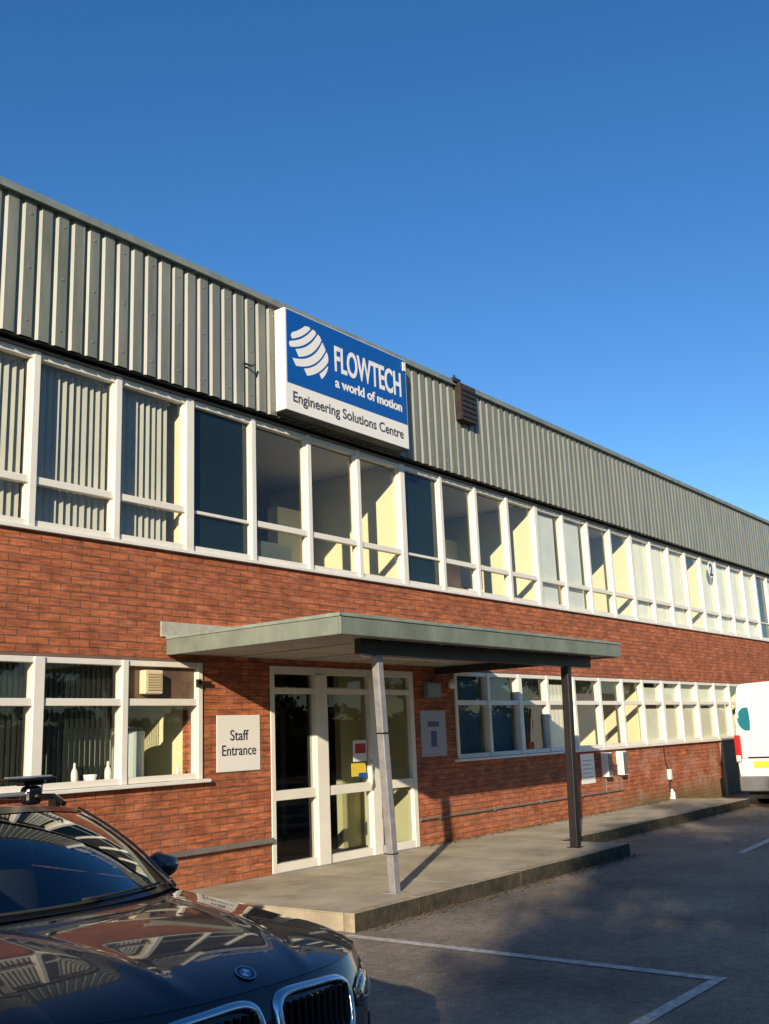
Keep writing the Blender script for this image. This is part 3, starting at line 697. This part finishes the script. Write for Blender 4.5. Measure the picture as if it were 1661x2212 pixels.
def cp_(mb, name, m, par=None, **k): 
    k.setdefault('smooth', True); return mb.build(name, m, par or CAR, **k)
q = MB(); q.grid(lambda a, t: hood(2*a-1, t), 72, 48); hood_o = cp_(q, 'bonnet', PAINT)
# shut lines: dark thin strip just under the bonnet edge
q = MB()
for sgn in (-1, 1):
    q.grid(lambda a, t: hood(sgn, .02+.96*a)+Vector((sgn*(.004*t), 0, -.004-.0*t)), 40, 1)
q.grid(lambda a, t: hoodL(2*a-1)+Vector((0, -.004+.004*t, -.006*t)), 40, 1)
cp_(q, 'shut_line', BLK, hood_o)
# front fascia
q = MB(); q.grid(lambda a, t: fas((2*a-1)*pi/2*.9999, t), 96, 30)
# ruled wing tops
tl = [i/24 for i in range(25)]
def wing(sgn):
    th0 = math.asin((.72/HW)**(2.6/2))
    tt = None
    bL = hoodL(1).y; tE = (.62-bL)/(1.42-bL)
    def fn(a, t):
        p0 = hood(sgn, tE*a); th = th0+(pi/2-th0)*a; p1 = fas(sgn*th, 1)
        p_ = p0.lerp(p1, t); p_.z += .018*sin(pi*t)*a; return p_
    return fn
q.grid(wing(1), 24, 8); q.grid(wing(-1), 24, 8)
# sides
ARCH = ((.80, .37), (3.65, .37))
def zbot(b):
    z = .22
    for c_, r_ in ARCH:
        d = abs(b-c_)
        if d < r_: z = max(z, .33+sqrt(r_*r_-d*d))
    return z
def inner(b, sgn):
    if b < 1.42:
        bL = hoodL(1).y; return hood(sgn, (b-bL)/(1.42-bL))
    t = (b-1.42)/3.1; return Vector((sgn*(.70+.10*min(1, t*8)-.06*max(0, t-.7)), b, .965+.03*min(1, t*2)))
def side(sgn):
    def fn(a, t):
        b = .62+(4.12-.62)*a; I = inner(b, sgn); tt = min(1, (b-.62)/.8)
        sh = (HW+.004*tt, ztop(HW)+.075*tt); lo = zbot(b)
        pts = [(abs(I.x), I.z), (HW-.035, sh[1]+.015), (sh[0], sh[1]-.02), (.915, .70), (.912, .55), (.905, .40), (.89, .22)]
        if b < .63: pts = [(abs(I.x), I.z), (.83, .802), (HW, .795), (HW, .70), (HW, .55), (HW, .4), (HW, .22)]
        x_ = t*6; i = min(5, int(x_)); f_ = x_-i
        def P_(j): return pts[max(0, min(6, j))]
        def cr(p0, p1, p2, p3, s_): return .5*((2*p1)+(-p0+p2)*s_+(2*p0-5*p1+4*p2-p3)*s_*s_+(-p0+3*p1-3*p2+p3)*s_**3)
        u = cr(P_(i-1)[0], P_(i)[0], P_(i+1)[0], P_(i+2)[0], f_); z = cr(P_(i-1)[1], P_(i)[1], P_(i+1)[1], P_(i+2)[1], f_)
        if z < lo: z = lo
        return Vector((sgn*u, b, z))
    return fn
q.grid(side(1), 110, 30); q.grid(side(-1), 110, 30)
# rear
def rear(th, t):
    s_ = sin(th); u = HW*math.copysign(abs(s_)**(2/2.6), s_); c_ = abs(cos(th)); z = .22+(.78)*t
    return Vector((u*(1-.10*max(0, (z-.8)/.2)), 4.12+.56*c_**(2/2.4)-.05*max(0, (z-.6)/.4), z))
q.grid(lambda a, t: rear((2*a-1)*pi/2*.9999, t), 60, 20)
body = cp_(q, 'body', PAINT)
# greenhouse
def wsp(a, t): # windscreen
    b0 = Vector((.685*a, 1.21+.25*a*a, .985-.01*a*a)); b1 = Vector((.555*a, 2.02+.13*a*a, 1.405-.045*a*a))
    p_ = b0.lerp(b1, t); p_.y -= .03*sin(pi*t)*(1-a*a*.5); p_.z += .03*sin(pi*t); return p_
q = MB(); q.grid(lambda a, t: wsp(2*a-1, t), 40, 20); cp_(q, 'windscreen', CGLASS)
q = MB(); q.grid(lambda a, t: wsp(2*a-1, .93+.08*t)+Vector((0, -.002, .003)), 40, 2); q.grid(lambda a, t: wsp(2*a-1, .0+.05*t)+Vector((0, -.002, .003)), 40, 2); cp_(q, 'screen_border', BLK)
def edge(s_, sgn): # A pillar, roof rail, D pillar
    if s_ < .3: p_ = wsp(sgn, s_/.3)
    elif s_ < .85: t = (s_-.3)/.55; p_ = Vector((sgn*(.555+.02*sin(pi*t)), 2.15+2.05*t, 1.36-.03*t))
    else: t = (s_-.85)/.15; p_ = Vector((sgn*(.555+.12*t), 4.2+.36*t, 1.33-.33*t))
    return p_
def belt(s_, sgn):
    if s_ < .3: b = 1.46+.75*s_/.3
    elif s_ < .85: b = 2.21+2.0*(s_-.3)/.55
    else: b = 4.21+.3*(s_-.85)/.15
    t = min(1, (b-1.42)/.5); return Vector((sgn*(.72+.08*t), b, .97+.03*min(1, (b-1.42)/1.5)))
def gside(sgn):
    def fn(a, t):
        p_ = edge(a, sgn).lerp(belt(a, sgn), t)
        o = .05*min(1, a/.08)*sin(pi*min(1, t*1.15+.0)) if t < .87 else 0
        p_.x += sgn*(.03+.02*min(1, a*6))*sin(pi*t*.5)*min(1, a/.1)*(1-t)*2
        return p_
    return fn
q = MB()
for sg in (1, -1): q.grid(gside(sg), 80, 14)
# roof skin
def roof(a, t):
    x_ = 2*a-1; f0 = wsp(x_, 1); s_ = .3+.55*t; e_ = edge(s_, 1)
    b = f0.y+(4.2-f0.y)*t; z = e_.z+.055*(1-x_*x_)*(1-.2*t); 
    z0 = 1.405-.045*x_*x_; k_ = min(1, t/.15); z = z0*(1-k_)+z*k_
    return Vector((x_*abs(e_.x), b, z))
q.grid(roof, 30, 40)
def tail(a, t):
    x_ = 2*a-1; r_ = roof(a, 1); e_ = Vector((x_*.675, 4.62-.06*x_*x_, 1.0)); return r_.lerp(e_, t)
q.grid(tail, 30, 8)
cp_(q, 'roof_panel', PAINT)
# bright seal along the A pillar
for sg in (1, -1):
    q = MB(); q.tube([wsp(sg, i/12)+Vector((sg*.012, -.004, .008)) for i in range(13)], .007, 6)
    cp_(q, 'pillar_trim', BLK)
    q = MB(); q.tube([edge(.3*i/14, sg)+(Vector((sg*.065, .05, -.012)))*min(1, (i+1)/4) for i in range(15)], .006, 6)
    cp_(q, 'door_seal', ALU)
# side windows
for (s0, s1) in ((.17, .42), (.45, .64), (.67, .83)):
    for sg in (1, -1):
        q = MB(); q.grid(lambda a, t: gside(sg)(s0+(s1-s0)*a, .16+.76*t)+Vector((sg*.004, 0, .001)), 16, 8)
        cp_(q, 'side_window', BLK)
q = MB(); q.grid(lambda a, t: tail(.1+.8*a, .1+.8*t)+Vector((0, .006, .004)), 12, 4); cp_(q, 'rear_window', BLK)
# kidney grilles
def kid(sgn):
    u0, u1 = .045, .49
    def out(p_):  # outline param: (u, z)
        t = p_*2*pi; c_, s_ = cos(t), sin(t); e_ = .42
        uu = math.copysign(abs(c_)**e_, c_); zz = math.copysign(abs(s_)**e_, s_)
        u = (u0+u1)/2+(u1-u0)/2*uu*(1 if uu < 0 else .98-.10*(1-zz)/2); z = .645+.125*zz-.02*(uu+1)/2*(1 if zz > 0 else -.6)
        return u, z
    def P3(u, z, d=0): 
        c_ = max(0, 1-(u/HW)**2.6)**.5; return Vector((sgn*u, bf(u)+lean(z, min(1, c_*1.5))-d, z))
    return out, P3
for sg in (1, -1):
    out, P3 = kid(sg); N_ = 64
    q = MB(); rings = []
    cu_, cz_ = .267, .655
    for k_, (sc, d) in enumerate(((1.14, .004), (1.11, .022), (.97, .030), (.88, .016), (.85, -.012))):
        r_ = []
        for j in range(N_):
            u, z = out(j/N_); zz = cz_+(z-cz_)*sc; 
            r_.append(P3(cu_+(u-cu_)*(1+(sc-1)*.55), min(zz, .789), d))
        rings.append(r_)
    for r0, r1 in zip(rings, rings[1:]):
        for j in range(N_): q.face([r0[j], r0[(j+1) % N_], r1[(j+1) % N_], r1[j]])
    ko = cp_(q, 'kidney_grille', CHROME)
    q = MB(); q.face([r_ + Vector((0, .002, 0)) for r_ in rings[-1]]); q.build('mesh_panel', BLK, ko)
    q = MB()
    for j in range(10):
        u = .085+j*.038; q.box(min(sg*u, sg*(u+.010)), max(sg*u, sg*(u+.010)), bf(u)-.002, bf(u)+.03, .54, .735)
    q.build('slat', BLK, ko)
# badge on the bonnet
bp = hood(0, .068); nrm = (hood(.02, .068)-hood(-.02, .068)).cross(hood(0, .088)-hood(0, .048)).normalized()
bd_ = empty('badge', bp+nrm*.004); bd_.parent = CAR; bd_.rotation_euler = nrm.to_track_quat('Z', 'Y').to_euler()
nn = 32
def disc(r0, r1, z, a0=0, a1=2*pi, n_=32):
    q = MB()
    for j in range(n_):
        t0 = a0+(a1-a0)*j/n_; t1 = a0+(a1-a0)*(j+1)/n_
        q.face([(r0*cos(t0), r0*sin(t0), z), (r1*cos(t0), r1*sin(t0), z), (r1*cos(t1), r1*sin(t1), z), (r0*cos(t1), r0*sin(t1), z)] if r0 > 0 else [(0, 0, z), (r1*cos(t0), r1*sin(t0), z), (r1*cos(t1), r1*sin(t1), z)])
    return q
disc(.037, .041, .003).build('rim', CHROME, bd_); disc(.024, .037, .002).build('ring', BLK, bd_)
q = disc(0, .024, .002, 0, pi/2, 8); q2 = disc(0, .024, .002, pi, 1.5*pi, 8)
q.v += q2.v; q.f += [tuple(i+len(q.v)-len(q2.v) for i in f_) for f_ in q2.f]; q.m += q2.m; q.build('white_quarter', ALU, bd_)
q = disc(0, .024, .002, pi/2, pi, 8); q2 = disc(0, .024, .002, 1.5*pi, 2*pi, 8)
q.v += q2.v; q.f += [tuple(i+len(q.v)-len(q2.v) for i in f_) for f_ in q2.f]; q.m += q2.m; q.build('blue_quarter', mat('badge_blue', (.05, .16, .34), .3), bd_)
# headlights
for sg in (1, -1):
    def HLP(a, t, d=0):
        th0 = math.asin((.535/HW)**1.3); th = th0+(1.40-th0)*a
        zlo = .60+.015*a; zhi = .715+.035*a
        if a < .12: zhi -= .03*(1-a/.12); zlo += .02*(1-a/.12)
        if a > .85: zlo += .09*((a-.85)/.15)
        z = zlo+(zhi-zlo)*t; s_ = sin(th); u = HW*abs(s_)**(2/2.6); c_ = abs(cos(th)); b = .62*(1-c_**(2/2.4))
        nrm_ = Vector((s_, -c_, 0)); return Vector((sg*(u+nrm_.x*d), b+lean(z, min(1, c_*1.5))+nrm_.y*d, z))
    q = MB(); q.grid(lambda a, t: HLP(a, t, .004), 30, 6); ho = cp_(q, 'headlight', BLK)
    q = MB(); q.grid(lambda a, t: HLP(a, t, .022-.018*abs(2*t-1)**4-.016*abs(2*a-1)**6), 30, 12); cp_(q, 'lens', LENS, ho)
    q = MB()
    for (a0, a1) in ((.12, .42), (.5, .82)):
        pts = [HLP(a0, .72, .010), HLP(a0, .3, .010), HLP((a0+a1)/2, .15, .010), HLP(a1, .3, .010), HLP(a1, .72, .010)]; q.tube(pts, .006, 6)
    q.tube([HLP(.03+.93*i/10, .93, .010) for i in range(11)], .004, 6)
    cp_(q, 'running_light', mat('lamp_white', (.8, .85, .9), .2, metal=.5), ho)
# lower intakes, side air curtain, plate
q = MB(); q.grid(lambda a, t: fas((-.62+1.24*a), (.07+.30*t))+Vector((0, -.006, 0)), 30, 4); cp_(q, 'lower_intake', BLK)
for sg in (1, -1):
    q = MB(); q.grid(lambda a, t: fas(sg*(.82+.35*a), (.18+(.42-.1*a)*t))+Vector((sg*.004, -.006, 0)), 10, 5); io = cp_(q, 'side_intake', BLK)
    q = MB(); q.tube([fas(sg*(.84+.33*i/8), .14)+Vector((sg*.01, -.012, 0)) for i in range(9)], .009, 6); cp_(q, 'intake_trim', CHROME, io)
q = MB(); q.box(-.26, .26, -.035, -.01, .36, .47); q.build('number_plate', SIGNW, CAR)
# mirrors
for sg in (1, -1):
    q = MB(); q.grid(lambda a, b: (sg*(.945+.105*sin(pi*b)**.8*cos(2*pi*a)), 1.90+(.06 if sin(2*pi*a) > 0 else .085)*sin(pi*b)**.8*sin(2*pi*a), 1.03-.068*cos(pi*b)*(1-.15*cos(2*pi*a))), 24, 12)
    mo = cp_(q, 'wing_mirror', PAINT); q = MB(); q.tube([(sg*.79, 1.90, .975), (sg*.88, 1.90, .985)], [.03, .028]); cp_(q, 'mirror_arm', BLK, mo)
    q = MB(); q.grid(lambda a, b: (sg*(.87+.15*a), 1.962, .985+.09*b), 2, 2); cp_(q, 'mirror_glass', CHROME, mo)
# wipers + cowl
q = MB(); q.grid(lambda a, t: hoodR(2*a-1)*(1-t)+wsp(2*a-1, 0)*t+Vector((0, 0, -.012)), 30, 2); cp_(q, 'cowl', BLK)
q = MB(); q.tube([wsp(x_, .035)+Vector((0, -.01, .012)) for x_ in [-.75+.08*i for i in range(12)]], .007, 6)
q.tube([wsp(x_, .05)+Vector((0, -.01, .016)) for x_ in [.0+.08*i for i in range(11)]], .007, 6); cp_(q, 'wiper', RUB)
# washer jets
q = MB(); q.ell((.28, 1.02, .995), (.02, .012, .006)); q.ell((-.28, 1.02, .995), (.02, .012, .006)); cp_(q, 'washer_jet', BLK)
# interior
q = MB(); q.grid(lambda a, t: (-.66+1.32*a, 1.35+.45*t, .95-.02*t-.10*t*t), 10, 6); q.grid(lambda a, t: (-.66+1.32*a, 1.80, .83-.4*t), 6, 2); cp_(q, 'dashboard', INT)
q = MB()
for i in range(28):
    t0 = 2*pi*i/28; 
q.tube([(-.36+.18*cos(2*pi*i/24), 1.93+.06*sin(2*pi*i/24), .86+.17*sin(2*pi*i/24)) for i in range(25)], .014, 8, caps=False); q.ell((-.36, 1.93, .86), (.06, .03, .06)); cp_(q, 'steering_wheel', INT)
for x_, y_ in ((-.36, 2.55), (.36, 2.55), (-.3, 3.4), (.3, 3.4)):
    q = MB(); q.ell((x_, y_, .78), (.25, .10, .38)); q.ell((x_, y_+.02, 1.19), (.13, .06, .10)); q.ell((x_, y_-.25, .48), (.26, .3, .12)); cp_(q, 'seat', SEAT)
q = MB(); q.box(-.72, .72, 1.5, 4.4, .25, .35); q.build('floor_pan', INT, CAR)
q = MB(); q.ell((0, 2.15, 1.30), (.12, .02, .035)); cp_(q, 'rear_view_mirror', BLK)
# wheels
for x_ in (-.78, .78):
    for b in (.80, 3.65):
        sg = 1 if x_ > 0 else -1
        we = empty('wheel', (x_, b, .33)); we.parent = CAR
        q = MB(); prof_ = [(-.11, .22), (-.115, .30), (-.09, .33), (.09, .33), (.115, .30), (.11, .22)]
        q.grid(lambda a, t: (lambda k_, f_: (lambda X, R_: (X, R_*cos(2*pi*a), R_*sin(2*pi*a)))(prof_[k_][0]+(prof_[min(5, k_+1)][0]-prof_[k_][0])*f_, prof_[k_][1]+(prof_[min(5, k_+1)][1]-prof_[k_][1])*f_))(min(4, int(t*5)), t*5-min(4, int(t*5))), 40, 5)
        q.build('tyre', RUB, we, smooth=True)
        q = MB(); q.tube([(sg*.02, 0, 0), (sg*.095, 0, 0)], [.05, .045], 16)
        for k_ in range(10):
            a_ = 2*pi*k_/10; q.tube([(sg*.085, .03*cos(a_), .03*sin(a_)), (sg*.10, .225*cos(a_+.12), .225*sin(a_+.12))], .016, 6)
        q.tube([(sg*.10, .225*cos(2*pi*j/32), .225*sin(2*pi*j/32)) for j in range(33)], .012, 6, caps=False)
        q.build('rim', ALU, we)
# roof bars
for sg in (1, -1):
    q = MB(); q.tube([(sg*.60, 2.35, 1.385), (sg*.60, 2.45, 1.425), (sg*.60, 4.0, 1.405), (sg*.60, 4.12, 1.36)], .017, 8)
    for y_ in (2.45, 3.2, 3.95): q.box(sg*.60-.014, sg*.60+.014, y_-.04, y_+.04, 1.345, 1.41)
    cp_(q, 'roof_rail', BLK, smooth=False)
for yb_ in (2.70, 3.55):
    q = MB(); q.box(-.60, .60, yb_-.03, yb_+.03, 1.428, 1.452); co = q.build('crossbar', ALU, CAR, bevel=.012)
    for sg in (1, -1):
        q = MB(); q.box(sg*.60-.055, sg*.60+.055, yb_-.05, yb_+.05, 1.375, 1.485)
        q.build('bar_foot', BLK, co, bevel=.03, seg=3)
# carrier tray resting on bars
CT = empty('roof_carrier', (2.68, 2.63, 0), -.0377, 'flat black carrier clamped on the roof bars of the dark blue car', 'roof carrier'); CT.scale = (.947,)*3
q = MB(); q.box(.38, .70, 2.58, 2.86, 1.515, 1.535); q.build('tray', BLK, CT, bevel=.01)
q = MB(); q.box(.53, .66, 2.66, 2.76, 1.486, 1.514); q.build('clamp', BLK, CT, bevel=.008)
q = MB(); q.box(.40, .68, 2.61, 2.66, 1.536, 1.543); q.build('strip', ALU, CT)
q = MB(); q.box(-.4, .379, 2.70, 2.76, 1.516, 1.534); q.box(-.42, -.36, 2.68, 2.78, 1.453, 1.516); q.build('rail', BLK, CT)

# ------------------------------------------------------------ vans
VW = mat('van_white', (.82, .80, .72), .3, coat=.6)
def make_van(name, label):
    V = empty(name, (0, 0, 0), 0, label, 'van')
    L_ = 5.2; hw = 1.0
    def hwz(z): # half width with height
        if z < .9: return .97+.03*(z-.3)/.6
        return 1.0-.11*((z-.9)/1.15)**1.6
    def ztp(x): # roof height along length (x=0 rear .. L front)
        if x < 3.7: return 2.25
        if x < 4.6: return 2.25-1.05*((x-3.7)/.9)**1.3
        return 1.20-.35*((x-4.6)/.6)**2
    def zb(x):
        z = .32
        for c_ in (.95, 4.2):
            d = abs(x-c_)
            if d < .40: z = max(z, .34+sqrt(.16-d*d))
        return z
    def sec(sgn):
        def fn(a, t):
            x = L_*a; T_ = ztp(x); k_ = 1
            if x < .08: k_ = 1-.035*(1-x/.08)**2
            if x > 4.8: k_ = 1-.25*((x-4.8)/.4)**2
            if t < .65: # side
                z = zb(x)+(T_-.14-zb(x))*(t/.65); return (x, sgn*hwz(z)*k_, z)
            th = (t-.65)/.35; w0 = hwz(T_-.14)
            if th < .4:
                an = th/.4*pi/2; return (x, sgn*(w0-.12+.12*cos(an))*k_, T_-.14+.12*sin(an))
            f_ = (th-.4)/.6; return (x, sgn*(w0-.12)*(1-f_)*k_, T_-.02+.02*sin(f_*pi/2))
        return fn
    q = MB(); q.grid(sec(1), 104, 40); q.grid(sec(-1), 104, 40)
    def cap(x, fnx):
        cols = 40
        q.grid(lambda a, t: (lambda s1, s2: tuple(s1[i]*(1-a)+s2[i]*a for i in range(3)))(sec(1)(fnx, t), sec(-1)(fnx, t)), 12, cols)
    cap(0, 0); cap(L_, 1)
    q.build('body', VW, V, smooth=True).modifiers.new('e', 'EDGE_SPLIT').split_angle = radians(35)
    q = MB(); q.box(-.006, -.001, -.004, .004, .55, 2.15)
    q.build('door_seam', DARKW, V)
    q = MB(); q.box(-.012, -.001, -.1, .76, .86, .89); q.build('handle_recess', DARKW, V)
    for sg in (1, -1):
        q = MB(); q.box(-.035, .10, min(sg*.87, sg*.995), max(sg*.87, sg*.995), .79, 1.29); q.build('tail_light', RED, V, bevel=.02)
        q = MB(); q.box(-.045, -.036, min(sg*.89, sg*.975), max(sg*.89, sg*.975), .81, .92); q.build('reflector', SIGNW, V)
    q = MB(); q.box(-.11, .12, -.95, .95, .27, .54); q.build('rear_bumper', mat('bumper_grey', (.16, .16, .15), .6), V, bevel=.03)
    q = MB(); q.box(.1, 5.0, -.85, .85, .13, .36); q.build('chassis', DARKW, V)
    q = MB(); q.box(-.02, -.008, .12, .66, .70, .81); q.build('number_plate', PLATEY, V)
    q = MB(); q.box(-.025, -.001, .05, .12, 1.15, 1.22); q.box(-.03, -.001, -.9, -.86, 1.6, 1.75); q.box(-.03, -.001, .86, .9, 1.6, 1.75); q.box(-.03, -.001, .86, .9, .75, .85); q.build('hinge', VW, V, bevel=.004)
    for sg in (1, -1):
        q = MB(); q.box(3.95, 4.55, sg*.955 if sg > 0 else -.99, .99 if sg > 0 else -.955, 1.25, 1.75)
        q.v = [(x-(.25 if z > 1.5 and x > 4.3 else 0), y-sg*(.07 if z > 1.5 else .0), z) for x, y, z in q.v]; q.build('side_window', BLK, V)
        q = MB(); q.box(4.3, 4.42, min(sg*1.0, sg*1.2), max(sg*1.0, sg*1.2), 1.28, 1.55); q.build('wing_mirror', DARKW, V, bevel=.03)
    q = MB(); q.grid(lambda a, t: (4.47-.70*t+.025, -.82+1.64*a-(2*a-1)*.05*t, 1.38+.74*t), 6, 6); q.build('windscreen', BLK, V)
    for x_ in (.95, 4.2):
        for sg in (1, -1):
            we = empty('wheel', (x_, sg*.86, .33)); we.parent = V
            q = MB(); q.tube([(0, -sg*.10, 0), (0, -sg*.09, 0), (0, sg*.09, 0), (0, sg*.10, 0)], [.29, .33, .33, .29], 28); q.build('tyre', RUB, we)
            q = MB(); q.tube([(0, sg*.09, 0), (0, sg*.108, 0)], [.21, .19], 20); q.build('rim', STEEL, we)
    return V
V1 = make_van('parked_van', 'white panel van with teal globe logo on rear door at the right edge')
V1.location = (20.0, 5.95, 0); V1.scale = (1.04, 1.0, 1.04)
q = MB(); nn = 30; q.face([(-.005, .70+.24*cos(2*pi*j/nn), 1.58+.24*sin(2*pi*j/nn)) for j in range(nn)]); q.build('logo_disc', mat('logo_pale', (.62, .76, .72), .4), V1)
q = MB()
lu = [(.70+.19*cos(t), 1.58+.22*sin(t)) for t in [radians(-75+150*j/20) for j in range(21)]]; ru = [(.68-.03*cos(t), 1.58+.22*sin(t)) for t in [radians(-75+150*j/20) for j in range(21)]]
for j in range(20): q.face([(-.009, *lu[j]), (-.009, *lu[j+1]), (-.009, *ru[j+1]), (-.009, *ru[j])])
q.build('logo_crescent', mat('teal_logo', (.01, .17, .20), .4), V1)

# ------------------------------------------------------------ trees (they shade the car park and show in the glass)
def make_tree(name, h, rad, nleaf, seed, leafm, base, leaf=.14, thr=.0):
    rnd = random.Random(seed); T = empty(name)
    q = MB(); top = Vector((rnd.uniform(-.2, .2), rnd.uniform(-.2, .2), h*.8))
    q.tube([(0, 0, -.1), (0, 0, h*.2), top*.5, top], [.20, .15, .10, .03], 8)
    tips = []
    for i in range(20):
        z = h*rnd.uniform(.15, .88); a_ = rnd.uniform(0, 6.28); r_ = rad*rnd.uniform(.5, 1)*(1-.55*max(0, (z/h-.5)/.5)); st_ = Vector((top.x*z/h, top.y*z/h, z)); en = st_+Vector((cos(a_)*r_, sin(a_)*r_, rnd.uniform(.2, .9)))
        md = (st_+en)/2+Vector((0, 0, -.1)); q.tube([st_, md, en], [.045, .03, .008], 5); tips += [(st_+en)/2, en, en]
        for k_ in range(2):
            e2 = md+Vector((rnd.uniform(-.7, .7), rnd.uniform(-.7, .7), rnd.uniform(-.1, .8))); q.tube([md, e2], [.02, .005], 4); tips.append(e2)
    q.build('trunk', BARK, T)
    q = MB(); clumps = []
    for t_ in tips:
        if t_.z > base: clumps.append((t_, rnd.uniform(.25, .62)))
    for i in range(nleaf):
        c_, s_ = rnd.choice(clumps); d = Vector((rnd.gauss(0, .5), rnd.gauss(0, .5), rnd.gauss(0, .4)))*s_; p_ = c_+d
        a1 = Vector((rnd.uniform(-1, 1), rnd.uniform(-1, 1), rnd.uniform(-1, 1))).normalized()*leaf*rnd.uniform(.5, 1); a2 = a1.cross(Vector((rnd.uniform(-1, 1), rnd.uniform(-1, 1), rnd.uniform(-1, 1)))).normalized()*leaf*.4
        q.face([p_-a1, p_-a2, p_+a1, p_+a2])
    q.build('crown', leafm, T); return T
tA = make_tree('shade_tree', 8.2, 2.6, 6500, 4, LEAF, 1.4)
spots = [(-17.8, -7.3, 1.13, 0), (-14.6, -7.9, 1.10, 1.3), (-10.9, -7.8, 1.20, 2.6), (-7.6, -7.6, 1.30, 4.0), (-3.6, -7.8, 1.26, 5.1), (3.9, -7.8, 1.2, .7)]
names = ['small rounded tree at the far left of the shade row', 'second tree from the left in the shade row', 'loose crowned tree in the middle of the shade row', 'tall tree behind the photographer left of centre', 'tallest tree directly behind the photographer', 'tall tree at the right end of the shade row', 'tree between the tallest one and the right end of the shade row', 'tree standing back behind the left end of the shade row']
for i, (x, y, s_, r_) in enumerate(spots):
    o = tA if i == 0 else copy_tree(tA)
    o.location = (x, y, 0); o.scale = (s_,)*3; o.rotation_euler = (0, 0, r_); tag(o, names[i], 'tree', 'trees shading the car park')
tB = make_tree('evergreen_tree', 9, 3.0, 9000, 9, LEAF2, .6, .2)
rw = random.Random(2)
for i in range(9):
    o = tB if i == 0 else copy_tree(tB)
    o.location = (15+i*6.5+rw.uniform(-1, 1), -14+rw.uniform(-1.5, 1.5), 0); o.rotation_euler = (0, 0, rw.uniform(0, 6)); s_ = rw.uniform(.8, 1.1); o.scale = (s_,)*3
    tag(o, 'unseen evergreen added behind the camera to cut low sky light', 'tree', 'evergreens across the car park')
for i in range(9):  # unseen extra row, added to dim the low sky behind the camera
    o = copy_tree(tB); o.location = (-44+i*6.0+rw.uniform(-1, 1), -16.5+rw.uniform(-1, 1), 0); o.rotation_euler = (0, 0, rw.uniform(0, 6)); s_ = rw.uniform(.95, 1.15); o.scale = (s_*1.15, s_*1.15, s_)
    tag(o, 'unseen evergreen added behind the camera to cut low sky light', 'tree', 'evergreens across the car park')

hg = empty('blocker_hedge', (30, -19, 0), 0, 'unseen dense hedge closing the far side of the car park', 'blocker_hedge')  # added out of view to hide bright horizon between trunks in reflections
q = MB(); q.box(-85, 95, -.5, .5, 0, 2.5); q.build('inner_branches', BARK, hg)
q = MB(); rh = random.Random(8)
for i in range(15000):
    x = rh.uniform(-85, 95); hgt = 2.75+.25*sin(x*.7)+.15*sin(x*2.3)
    if rh.random() < .7: p_ = Vector((x, .62+rh.gauss(0, .08), rh.uniform(0, hgt)))
    else: p_ = Vector((x, rh.uniform(-.6, .6), hgt+rh.gauss(0, .08)))
    a1 = Vector((rh.uniform(-1, 1), rh.uniform(-1, 1), rh.uniform(-1, 1))).normalized()*.24; a2 = a1.cross(Vector((rh.uniform(-1, 1), rh.uniform(-1, 1), rh.uniform(-1, 1)))).normalized()*.11
    q.face([p_-a1, p_-a2, p_+a1, p_+a2])
q.build('foliage', LEAF2, hg)

bt0 = None
for i, (x, y, s_, r_) in enumerate([(-8.6, -4.9, .97, .4), (-4.6, -5.2, 1.04, 2.2), (-12.6, -5.4, .95, 3.9)]):
    if bt0 is None:
        rb_ = random.Random(21); bt0 = empty('bare_tree'); q = MB()
        q.tube([(0, 0, -.1), (.05, 0, 1.6), (.1, .1, 4), (.15, .1, 6.6)], [.17, .12, .07, .015], 8)
        q2 = MB()
        def limb(p0, d, L_, r0, dep):
            p1 = p0+d*L_*.5+Vector((rb_.uniform(-.1, .1), rb_.uniform(-.1, .1), .05)); p2 = p0+d*L_
            q2.tube([p0, p1, p2], [r0, r0*.7, r0*.35], 5)
            if dep:
                for k_ in range(4):
                    d2 = (d+Vector((rb_.uniform(-.9, .9), rb_.uniform(-.9, .9), rb_.uniform(-.2, .7)))).normalized(); limb(p0.lerp(p2, rb_.uniform(.3, 1)), d2, L_*.55, r0*.5, dep-1)
        for k_ in range(17):
            z = rb_.uniform(1.5, 6.2); a_ = rb_.uniform(0, 6.28); limb(Vector((.1, .05, z)), Vector((cos(a_), sin(a_), rb_.uniform(.3, 1.1))).normalized(), 2.0*(1-.07*z), .05*(1-.08*z), 3)
        q.build('trunk', BARK, bt0); q2.build('crown', BARK, bt0); o = bt0
    else: o = copy_tree(bt0)
    o.location = (x, y, 0); o.scale = (s_,)*3; o.rotation_euler = (0, 0, r_)
    tag(o, ('bare winter tree in the middle of the three bare ones', 'bare winter tree nearest the photographer', 'bare winter tree farthest left of the three bare ones')[i], 'tree', 'bare trees beside the car park')
